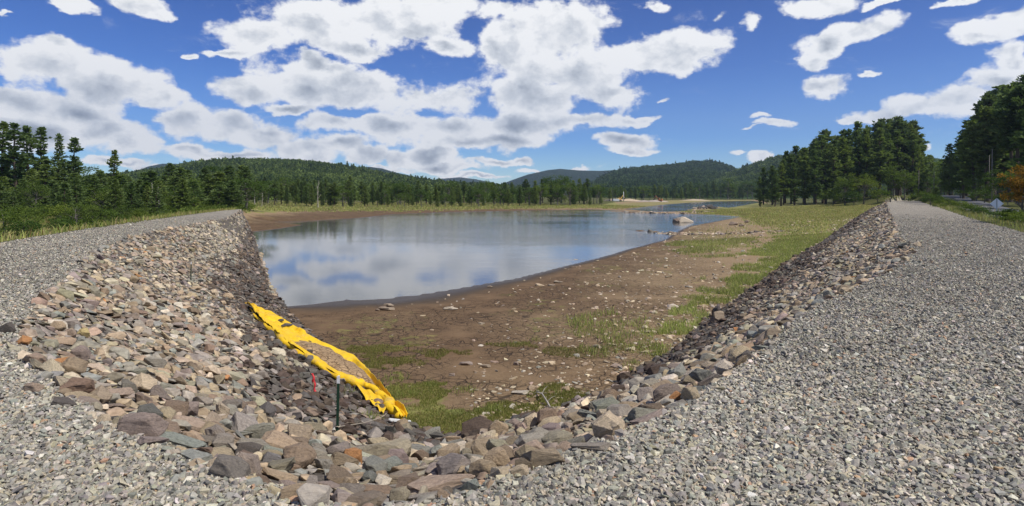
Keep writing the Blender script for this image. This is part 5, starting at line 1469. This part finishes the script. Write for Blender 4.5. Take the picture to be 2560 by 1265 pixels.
def build_posts(M, lib):
    # green T-post with white tip and tie
    b = ground_px(843, 1094); d = b.y
    def tpost(X, Yb, Yt, lab, white, tie):
        g = ground_px(X, Yb); hgt = (Yb - Yt) / F * g.y
        r = empty('t_post', g); tag(r, lab, 'fence post')
        w = .017; lean = .01
        def ang(z0, z1, nm, mat, grow=0):
            bm = bmesh.new()
            for (x0, x1, y0, y1) in ((-w - grow, w + grow, -.004 - grow, .004 + grow), (-.004 - grow, .004 + grow, .004 + grow, .034 + grow)):
                vs = [bm.verts.new((x + (z * .02), y, z)) for z in (z0, z1) for x, y in ((x0, y0), (x1, y0), (x1, y1), (x0, y1))]
                for f in ((3, 2, 1, 0), (4, 5, 6, 7), (0, 1, 5, 4), (1, 2, 6, 5), (2, 3, 7, 6), (3, 0, 4, 7)): bm.faces.new([vs[i] for i in f])
            return obj(nm, from_bm(nm, bm, mat), r)
        zt = hgt * (.88 if white else .999)
        ang(-.25, zt, 'steel_bar', M['green_paint'])
        if white: ang(zt, hgt, 'painted_tip', M['white'], .0015)
        if tie:
            z = hgt * .18
            pts = [(.028 * math.cos(a) + z * .02, .015 + .03 * math.sin(a), z + .008 * math.sin(3 * a)) for a in np.linspace(0, 6.28, 16)]
            obj('wire_tie', tube_mesh('wire_tie', pts, .006, M['rope'], 6), r)
        return g, hgt
    g, h = tpost(843, 1094, 940, 'dark green steel post with a white tip standing in the stones', True, True)
    tpost(477, 700, 655, 'thin small dark post with a pale top, far up the left stone slope', True, False)
    # thin rope from the post foot to the end of the curtain
    e = ground_px(968, 1050); s = g + Vector((0, 0, h * .16)); pts = []
    for t in np.linspace(0, 1, 18):
        p = s.lerp(e + Vector((0, 0, .1)), t); p.z = max(p.z - .10 * math.sin(math.pi * t), zat(p.x, p.y) + .14); pts.append(p)
    tag(obj('rope', tube_mesh('rope', pts, .006, M['rope'], 6)), 'thin pale rope running from the green post foot to the curtain end', 'rope')
    s, e = ground_px(548, 726), ground_px(613, 762); pts = []
    for t in np.linspace(0, 1, 18):
        p = s.lerp(e, t); p.z = zat(p.x, p.y) + .16 + .05 * math.sin(9 * t); pts.append(p)
    tag(obj('rope', tube_mesh('rope', pts, .014, M['rope'], 6)), 'thin rope tied to the far tip of the yellow curtain', 'rope')
    # red ribbon stake
    g = ground_px(789, 990); hgt = 56 / F * g.y
    r = empty('survey_stake', g); tag(r, 'leaning wooden stake wrapped in red ribbon among the dark stones', 'stake')
    lx = -7 / F * g.y
    bm = bmesh.new(); bmesh.ops.create_cube(bm, size=1.0)
    for v in bm.verts:
        t = v.co.z + .5; v.co = Vector((v.co.x * .022 + lx * t, v.co.y * .014, -.12 + (hgt * .97 + .12) * t))
    obj('stake', from_bm('stake', bm, M['wood']), r)
    V, Q = [], []
    for i in range(22):
        t = i / 21; z = hgt * (.03 + .97 * t); x = lx * t + .010 * math.sin(t * 17); wd = .021 + .009 * math.sin(t * 11 + 1)
        V += [(x - wd, -.012 - .010 * math.sin(t * 9), z), (x + wd, -.020 + .012 * math.sin(t * 13), z), (x + wd, .016, z), (x - wd, .016, z)]
    for i in range(21):
        for k in range(4): Q.append((i * 4 + k, i * 4 + (k + 1) % 4, i * 4 + 4 + (k + 1) % 4, i * 4 + 4 + k))
    obj('ribbon', raw_mesh('ribbon', V, [np.array(Q)], None, [M['ribbon']], True), r)
    # driftwood twig on the mud
    pts = [ground_px(1342, 985) + Vector((0, 0, .06)), ground_px(1355, 1002) + Vector((0, 0, .16)), ground_px(1368, 1016) + Vector((0, 0, .1)), ground_px(1376, 1024) + Vector((0, 0, .03))]
    r = empty('driftwood_branch', pts[2]); tag(r, 'bare pale driftwood twig lying on the mud by the toe stones', 'branch')
    obj('stem', tube_mesh('stem', [p - pts[2] for p in pts], [.010, .017, .021, .024], M['deadwood'], 7), r)
    for a, b_ in ((pts[1], ground_px(1330, 1000) + Vector((0, 0, .14))), (pts[2], ground_px(1390, 1008) + Vector((0, 0, .16))), (pts[1], ground_px(1368, 988) + Vector((0, 0, .2)))):
        obj('twig', tube_mesh('twig', [a - pts[2], (a + b_) / 2 - pts[2] + Vector((0, 0, .03)), b_ - pts[2]], [.009, .006, .003], M['deadwood'], 5), r)
    # named stones out on the bed and in the lake
    rs = random.Random(77)
    def stone(X, Y, w, hpx, cname, form, lab, d=None, up=0.0, yaw=0.0, nm='stone', tilt=0.0, grp=None):
        g = ground_px(X, Y) if d is None else Vector(((X - 1280) / F * d, d, WZ))
        s = w / F * g.y * .5; hz = hpx / F * g.y * .5
        o = obj(nm, lib[form][rs.randrange(9)], loc=g + Vector((0, 0, hz * .55 + up))); o.scale = (s, s * .8, hz); o.rotation_euler = (tilt, tilt * .6, yaw)
        o.color = (*STONE[cname], 1); tag(o, lab, 'stone' if nm == 'stone' else 'boulder', grp); return o
    stone(965, 775, 44, 10, 'tan', 'slab', 'lowest flat stone of the pile on the dark mud'); stone(958, 773, 30, 9, 'brown', 'slab', 'middle flat stone of the pile on the dark mud', up=.05, yaw=.6)
    stone(972, 772, 28, 9, 'tan', 'slab', 'upper tan stone of the pile on the dark mud', up=.12, yaw=-.3); stone(945, 777, 14, 7, 'brown', 'block', 'small brown stone at the end of the pile on the dark mud')
    stone(1127, 774, 38, 10, 'cream', 'slab', 'broad pale flat stone lying alone on the mud')
    stone(668, 852, 18, 12, 'pinkish', 'block', 'pink stone on the mud beside the curtain sheet') if False else None
    stone(775, 871 - 4, 20, 14, 'pinkish', 'block', 'pinkish stone on the green mud beside the yellow curtain')
    for X, Y, w, hh, lab in ((702, 815, 16, 8, 'dark oval stone lying on the yellow sheet, farther one'), (716, 828, 30, 9, 'dark flat stone lying on the yellow sheet, beside the oval one'), (776, 898, 18, 12, 'dark pointed stone on the silt beside the curtain tube')):
        stone(X, Y, w, hh, 'dark grey', 'round' if 'oval' in lab else 'slab', lab, up=.16)
    for X, Y, w, hh, cn, lab in ((1225, 718, 14, 6, 'tan', 'small tan stone at the water edge of the mud'), (1395, 706, 26, 7, 'cream', 'long pale stone on the mud near the water'), (1380, 714, 20, 5, 'tan', 'flat tan stone below the long pale one'), (1440, 652, 12, 6, 'cream', 'pale stone on the mud where the shore bends'),
                                 (1165, 912, 36, 12, 'pinkish', 'pinkish flat stone on the cracked mud, larger of a pair'), (1212, 918, 30, 10, 'tan', 'tan flat stone right of the pinkish one on the cracked mud'), (1290, 912, 14, 12, 'pinkish', 'upright pink stone on the cracked mud'), (1130, 940, 16, 10, 'pinkish', 'small pinkish stone on the dark cracked mud')):
        stone(X, Y, w, hh, cn, 'slab', lab)
    # boulder in the lake
    d = 108.0
    o = stone(1712, 0, 44, 24, 'cream', 'block', 'large pale split boulder standing in the blue water', d=d, nm='boulder', tilt=.10); o.location.z = WZ + .25
    o = stone(1694, 0, 26, 18, 'brown', 'block', 'brown lower boulder against the pale split boulder in the water', d=d - 1, nm='boulder'); o.location.z = WZ + .15
    # stones standing at the toe of the eastern bank
    for X, Y, w, hh, cn, up, form, lab in ((1795, 806, 40, 20, 'brown', 0, 'slab', 'brown base stone of the dark cairn'), (1797, 796, 28, 26, 'tan', .12, 'block', 'tan middle stone of the dark cairn'), (1785, 790, 12, 34, 'dark brown', .15, 'block', 'upright dark shard at the left of the cairn'),
                                           (1793, 784, 18, 22, 'dark grey', .30, 'round', 'dark round stone high on the cairn'), (1796, 778, 9, 16, 'mauve', .45, 'block', 'small top stone of the dark cairn')):
        stone(X, 806, w, hh, cn, form, lab, up=up)
    for i, (X, w, hh) in enumerate(((1752, 16, 9), (1764, 12, 8), (1774, 20, 13), (1786, 12, 9), (1734, 9, 5))):
        stone(X, 522, w, hh, 'dark grey', 'round', ('widest-set dark rock of the row in the far channel', 'second dark rock of the row in the far channel', 'largest dark rock of the row in the far channel', 'dark rock nearest the grass point in the far channel', 'tiny dark rock apart in the far channel')[i], nm='boulder')
    for X, Y, w, hh, lab in ((1832, 563, 26, 12, 'brown clod of earth on the grassy point, left one'), (1868, 557, 14, 9, 'dark clod of earth on the grassy point, right one'), (1855, 566, 16, 8, 'tan clod of earth between two others on the grassy point')):
        stone(X, Y, w, hh, 'brown', 'round', lab, nm='boulder')

def build_sign(M):
    g = at(2492, 556, 55.0); g.z = zat(g.x, g.y)
    r = empty('road_sign', g, R(-30)); tag(r, 'diamond-shaped road sign on a thin post, seen from its grey back', 'road sign')
    zc = H - (509 - HZ) / F * 55.0 - g.z; a = .50
    bm = bmesh.new()
    vs = [Vector((0, 0, -a)), Vector((a, 0, 0)), Vector((0, 0, a)), Vector((-a, 0, 0))]
    pts = []
    for i in range(4):
        p, q, s = vs[i], vs[i - 1], vs[(i + 1) % 4]
        for t in (0, .5, 1):
            c0 = p + (q - p).normalized() * .05; c1 = p + (s - p).normalized() * .05
            pts.append(c0.lerp(p, t * .55).lerp(c1, t) if t < 1 else c1)
    f0 = [bm.verts.new((p.x, .004, p.z + zc)) for p in pts]; f1 = [bm.verts.new((p.x, .008, p.z + zc)) for p in pts]
    bm.faces.new(f0[::-1]); bm.faces.new(f1)
    n = len(pts)
    for i in range(n): bm.faces.new((f0[i], f0[(i + 1) % n], f1[(i + 1) % n], f1[i]))
    bmesh.ops.recalc_face_normals(bm, faces=bm.faces[:])
    obj('panel', from_bm('panel', bm, M['sign_metal']), r)
    bm = bmesh.new()
    for (x0, x1, y0, y1) in ((-.03, .03, -.012, .001), (-.045, -.03, -.012, -.006), (.03, .045, -.012, -.006)):
        v = [bm.verts.new((x, y, z)) for z in (-.3, zc + a * .9) for x, y in ((x0, y0), (x1, y0), (x1, y1), (x0, y1))]
        for f in ((3, 2, 1, 0), (4, 5, 6, 7), (0, 1, 5, 4), (1, 2, 6, 5), (2, 3, 7, 6), (3, 0, 4, 7)): bm.faces.new([v[i] for i in f])
    obj('post', from_bm('post', bm, M['galvanised']), r)
    for z in (zc - .25, zc + .25):
        bm = bmesh.new(); bmesh.ops.create_cone(bm, cap_ends=True, segments=8, radius1=.016, radius2=.012, depth=.012, matrix=Matrix.Translation((0, -.018, z)) @ Matrix.Rotation(R(90), 4, 'X'))
        obj('bolt', from_bm('bolt', bm, M['galvanised']), r)
    # roadside poles
    for X, Yt, d, lab, rad in ((2480, 372, 118, 'tall bare grey pole in front of the roadside wood', .10), (2473, 388, 124, 'thinner bare pole just left of the tall grey pole', .06), (2335, 420, 180, 'thin pale pole at the far bend of the road', .08), (2297, 425, 190, 'thin pale pole at the road side of the eastern grove', .08)):
        x = (X - 1280) / F * d; zb = zat(x, d); h = top_height(Yt, d, zb)
        o = obj('utility_pole', tube_mesh('utility_pole', [(0, 0, -.3), (0, 0, h * .5), (.05, 0, h)], [rad * 1.1, rad, rad * .7], M['pole_wood'], 9), loc=(x, d, zb)); tag(o, lab, 'pole')
    g = ground_px(2226, 505); r = empty('marker_post', g); tag(r, 'small dark marker post at the far end of the gravel crest', 'marker post')
    obj('post', tube_mesh('post', [(0, 0, -.1), (0, 0, .75)], .16, M['dark_metal'], 10), r)
    bm = bmesh.new(); bmesh.ops.create_uvsphere(bm, u_segments=12, v_segments=8, radius=.22, matrix=Matrix.Translation((0, 0, .85)) @ Matrix.Diagonal((1, 1, .8, 1))); obj('cap', from_bm('cap', bm, M['dark_metal'], True), r)

def build_road(M):
    pts = [(2760, 600, 48), (2640, 566, 56), (2560, 548, 64), (2500, 534, 78), (2452, 521, 96), (2420, 508, 125), (2398, 498, 160), (2380, 489, 205), (2350, 482, 260), (2300, 478, 330)]
    c = []
    for X, Y, d in pts:
        x = (X - 1280) / F * d; c.append(np.array([x, d]))
    c = spline(c, 80); hw = 3.3
    V = []
    for i in range(80):
        t = c[min(i + 1, 79)] - c[max(i - 1, 0)]; t /= np.linalg.norm(t); nn = np.array([-t[1], t[0]])
        for k in np.linspace(-1, 1, 7):
            p = c[i] + nn * hw * k; V.append((p[0], p[1], zat(p[0], p[1]) + .05 + .05 * (1 - k * k)))
    idx = np.arange(80 * 7).reshape(80, 7); q = np.stack([idx[:-1, :-1], idx[:-1, 1:], idx[1:, 1:], idx[1:, :-1]], -1).reshape(-1, 4)
    o = obj('road', raw_mesh('road', V, [q], None, [M['asphalt']], True)); tag(o, kind='structure')

def box(bm, x0, x1, y0, y1, z0, z1, bev=.04, rot=None):
    r = bmesh.ops.create_cube(bm, size=1.0)['verts']
    for v in r: v.co = Vector(((x0 + x1) / 2 + v.co.x * (x1 - x0), (y0 + y1) / 2 + v.co.y * (y1 - y0), (z0 + z1) / 2 + v.co.z * (z1 - z0)))
    if rot: bmesh.ops.transform(bm, matrix=rot, verts=r)
    e = list({e for v in r for e in v.link_edges})
    if bev: bmesh.ops.bevel(bm, geom=e, offset=bev, segments=1, affect='EDGES')

def build_site(M):
    """the digging site at the far end of the lake"""
    def excavator(X, d, rz, lab, mat, sc_):
        x = (X - 1280) / F * d; g = Vector((x, d, zat(x, d))); r = empty('excavator', g, rz); r.scale = (sc_,) * 3; tag(r, lab, 'excavator')
        for s in (-1, 1):
            bm = bmesh.new(); box(bm, -1.9, 1.9, s * 1.2 - .3, s * 1.2 + .3, 0, .9, .28); obj('track', from_bm('track', bm, M['dark_metal']), r)
        bm = bmesh.new(); box(bm, -2.0, 1.4, -1.3, 1.3, 1.05, 2.1, .15); box(bm, -2.1, -1.0, -1.25, 1.25, 1.2, 2.5, .2); obj('body', from_bm('body', bm, M[mat]), r)
        bm = bmesh.new(); box(bm, .2, 1.6, .2, 1.25, 2.1, 3.4, .12); c = obj('cab', from_bm('cab', bm, M[mat]), r)
        bm = bmesh.new(); box(bm, .35, 1.62, .15, 1.3, 2.5, 3.25, .03); obj('window', from_bm('window', bm, M['dark_metal']), c)
        bm = bmesh.new(); box(bm, 0, 4.0, -.2, .2, -.25, .25, .06, Matrix.Translation((1.3, -.3, 2.0)) @ Matrix.Rotation(R(-52), 4, 'Y')); obj('boom', from_bm('boom', bm, M[mat]), r)
        bm = bmesh.new(); box(bm, 0, 3.0, -.16, .16, -.18, .18, .05, Matrix.Translation((3.7, -.3, 5.1)) @ Matrix.Rotation(R(58), 4, 'Y')); obj('arm', from_bm('arm', bm, M[mat]), r)
        bm = bmesh.new(); box(bm, 4.7, 5.8, -.8, .3, 1.5, 2.6, .25); obj('bucket', from_bm('bucket', bm, M['dark_metal']), r)
    excavator(1650, 400, 2.6, 'orange-brown digger on the stone bank at the far end of the lake', 'machine_orange', .8)
    excavator(1548, 420, .4, 'yellowish digger by the white mast at the far end of the lake', 'machine_yellow', .8)
    def mound(X, d, w, h, lab, cname):
        x = (X - 1280) / F * d; g = Vector((x, d, zat(x, d) - .3)); n = 26; V = []
        for i in range(n):
            for j in range(n):
                u, v = i / (n - 1) * 2 - 1, j / (n - 1) * 2 - 1; rr = math.hypot(u, v * 1.2)
                z = max(0, 1 - rr) ** .8 * h * (.7 + .6 * float(fbm(u * 2.5 + X, v * 2.5, 5, 4)))
                V.append((u * w, v * w * .6, z))
        idx = np.arange(n * n).reshape(n, n); q = np.stack([idx[:-1, :-1], idx[1:, :-1], idx[1:, 1:], idx[:-1, 1:]], -1).reshape(-1, 4)
        o = obj('earth_mound', raw_mesh('earth_mound', V, [q], None, [M[cname]], True), loc=g); tag(o, lab, 'mound')
    mound(1572, 425, 12, 2.2, 'pale sand heap beside the white mast', 'sand'); mound(1530, 430, 9, 1.6, 'small sand heap next to the end of the far trees', 'sand'); mound(1640, 402, 9, 2.0, 'stone heap under the orange-brown digger', 'rubble'); mound(1612, 405, 8, 1.5, 'low stone heap left of the orange-brown digger', 'rubble')
    mound(1735, 505, 15, 1.6, 'long tan sand bank in front of the far trees', 'sand')
    x = (1559 - 1280) / F * 418; g = Vector((x, 418, zat(x, 418))); o = obj('mast', tube_mesh('mast', [(0, 0, 0), (0, 0, 6.5)], [.22, .16], M['white'], 8), loc=g); tag(o, 'thin white mast at the far digging site', 'mast')
    for X, d, lab in ((1540, 415, 'pale container at the far digging site'),):
        x = (X - 1280) / F * d; r = empty('site_container', (x, d, zat(x, d))); tag(r, lab, 'container')
        bm = bmesh.new(); box(bm, -2, 2, -1, 1, 0, 1.6, .04)
        for k in range(9): box(bm, -1.9 + k * .42, -1.75 + k * .42, -1.04, -1.0, .15, 1.45, 0)
        obj('body', from_bm('body', bm, M['white']), r)
        bm = bmesh.new(); box(bm, 2.002, 2.05, -.9, .9, .1, 1.5, .01); obj('door', from_bm('door', bm, M['worn_white']), r)
# ------------------------------------------------------------------ put it together
M = {
 'bark': m_bark('pine_bark', (.05, .04, .032), (.14, .11, .085)), 'greybark': m_bark('grey_bark', (.10, .09, .075), (.24, .22, .19)), 'deadwood': m_bark('bleached_wood', (.26, .23, .19), (.48, .44, .38)),
 'pole_wood': m_bark('pole_wood', (.16, .14, .115), (.30, .27, .23)),
 'pine': m_leaf('pine_needles', (.062, .098, .036), (.190, .250, .095), .34), 'redpine': m_leaf('red_pine_needles', (.056, .088, .036), (.170, .216, .092), .32),
 'leaf': m_leaf('leaves', (.044, .080, .019), (.128, .186, .048), .36), 'lightleaf': m_leaf('light_leaves', (.060, .098, .020), (.170, .220, .055), .38),
 'autumn': m_leaf('autumn_leaves', (.09, .085, .022), (.36, .19, .055), .3), 'hillforest': m_leaf('hill_wood', (.042, .074, .024), (.130, .182, .058), .28),
 'fabric': m_fabric(), 'silt': m_silt(), 'white': m_plain('white_paint', (.72, .72, .70), .5), 'worn_white': m_plain('worn_white_paint', (.50, .50, .48), .7, var=.35), 'green_paint': m_plain('dark_green_paint', (.012, .045, .025), .45),
 'rope': m_plain('old_rope', (.42, .36, .27), .9), 'wood': m_plain('stake_wood', (.42, .29, .17), .8), 'ribbon': m_plain('red_ribbon', (.72, .055, .06), .55), 'sign_metal': m_plain('bare_aluminium', (.78, .80, .82), .55, .0, 8, .05, .06),
 'galvanised': m_plain('galvanised_steel', (.42, .43, .43), .5, .5), 'dark_metal': m_plain('dark_metal', (.03, .03, .032), .5), 'machine_orange': m_plain('rusty_orange_paint', (.40, .15, .05), .6), 'machine_yellow': m_plain('yellow_machine_paint', (.62, .40, .09), .5),
 'sand': m_plain('pale_sand', (.46, .36, .24), .95, bscale=1.5, bump=.6, var=.25), 'rubble': m_plain('stone_rubble', (.36, .30, .24), .95, bscale=2.5, bump=1.0, var=.4), 'asphalt': m_asphalt(),
}
build_camera(); build_sun(); build_sky()
build_terrain({0: m_ground(), 1: m_gravel(), 2: m_slope(), 3: m_lakebed()})
wm = raw_mesh('water', [(-150, 18, WZ), (330, 18, WZ), (330, 640, WZ), (-150, 640, WZ)], [[(0, 1, 2, 3)]], None, [m_water()])
tag(obj('water', wm), kind='structure')
lib = build_rocks(m_rock_obj(), m_rock_attr())
build_gravel(m_pebble())
build_curtain(M); build_posts(M, lib); build_sign(M); build_road(M); build_site(M)
build_trees(M)
build_grass(m_blade()); build_undergrowth(M['lightleaf'])
hl = m_hill('wooded_slope', (.022, .042, .014), (.060, .095, .028), .12); hf = m_hill('far_wooded_slope', (.012, .024, .014), (.026, .046, .022), .06)  # far slopes: cloud shadow over the hills is put into the darker colours
build_forest(M['hillforest'], 'hill', [(200, 452), (340, 430), (400, 422), (450, 412), (500, 404), (560, 399), (640, 399), (720, 401), (800, 407), (860, 416), (920, 428), (980, 440), (1060, 452), (1120, 458), (1220, 466), (1330, 476)], 290, 900, -2, 15000, 3.6, 4, hl)
build_forest(M['hillforest'], 'hill', [(1430, 474), (1480, 457), (1520, 436), (1560, 423), (1620, 417), (1680, 413), (1730, 406), (1780, 405), (1810, 411), (1850, 426), (1900, 446), (1990, 462)], 640, 1700, -2, 12000, 5.2, 6, hl)
build_forest(M['hillforest'], 'hill', [(1690, 474), (1780, 448), (1840, 428), (1890, 410), (1930, 396), (1990, 384), (2060, 378), (2200, 386), (2350, 400), (2600, 420)], 620, 1250, -2, 8000, 4.8, 8, hl)
build_forest(None, 'hill', [(300, 440), (340, 428), (370, 416), (405, 409), (440, 409), (480, 416), (560, 428), (640, 440)], 1500, 3000, 0, 0, 0, 9, hf)
build_forest(None, 'hill', [(820, 440), (860, 424), (890, 418), (925, 417), (955, 421), (985, 430), (1040, 442), (1100, 453), (1200, 462), (1300, 470)], 1200, 2400, 0, 0, 0, 10, hf)
build_forest(None, 'hill', [(1030, 466), (1065, 454), (1100, 447), (1150, 443), (1190, 448), (1240, 458), (1300, 468)], 2600, 4200, 0, 0, 0, 12, hf)
build_forest(None, 'hill', [(1210, 472), (1250, 462), (1280, 450), (1320, 436), (1370, 425), (1400, 422), (1450, 426), (1500, 427), (1560, 424), (1620, 432), (1720, 445)], 1500, 3000, 0, 0, 0, 13, hf)
def build_haze():
    bm = bmesh.new(); box(bm, -3400, 3400, -250, 5600, -6, 700, 0)
    m, b = material('haze'); v = b.n('VolumePrincipled', {'Color': (.62, .78, 1.0, 1), 'Density': HAZE, 'Anisotropy': .2}); b.n('OutputMaterial', {'Volume': v.outputs[0]})
    o = obj('haze', from_bm('haze', bm, m)); tag(o, kind='stuff', label='thin blue air over the lake and hills', cat='haze')
HAZE = 0.0001
if HAZE: build_haze()
sc.view_settings.view_transform = 'Standard'; sc.view_settings.look = 'None'; sc.view_settings.exposure = 0.32; sc.view_settings.gamma = 1.0
sc.cycles.max_bounces = 6; sc.cycles.diffuse_bounces = 3; sc.cycles.glossy_bounces = 3; sc.cycles.transmission_bounces = 3; sc.cycles.volume_bounces = 0
sc.cycles.use_denoising = True
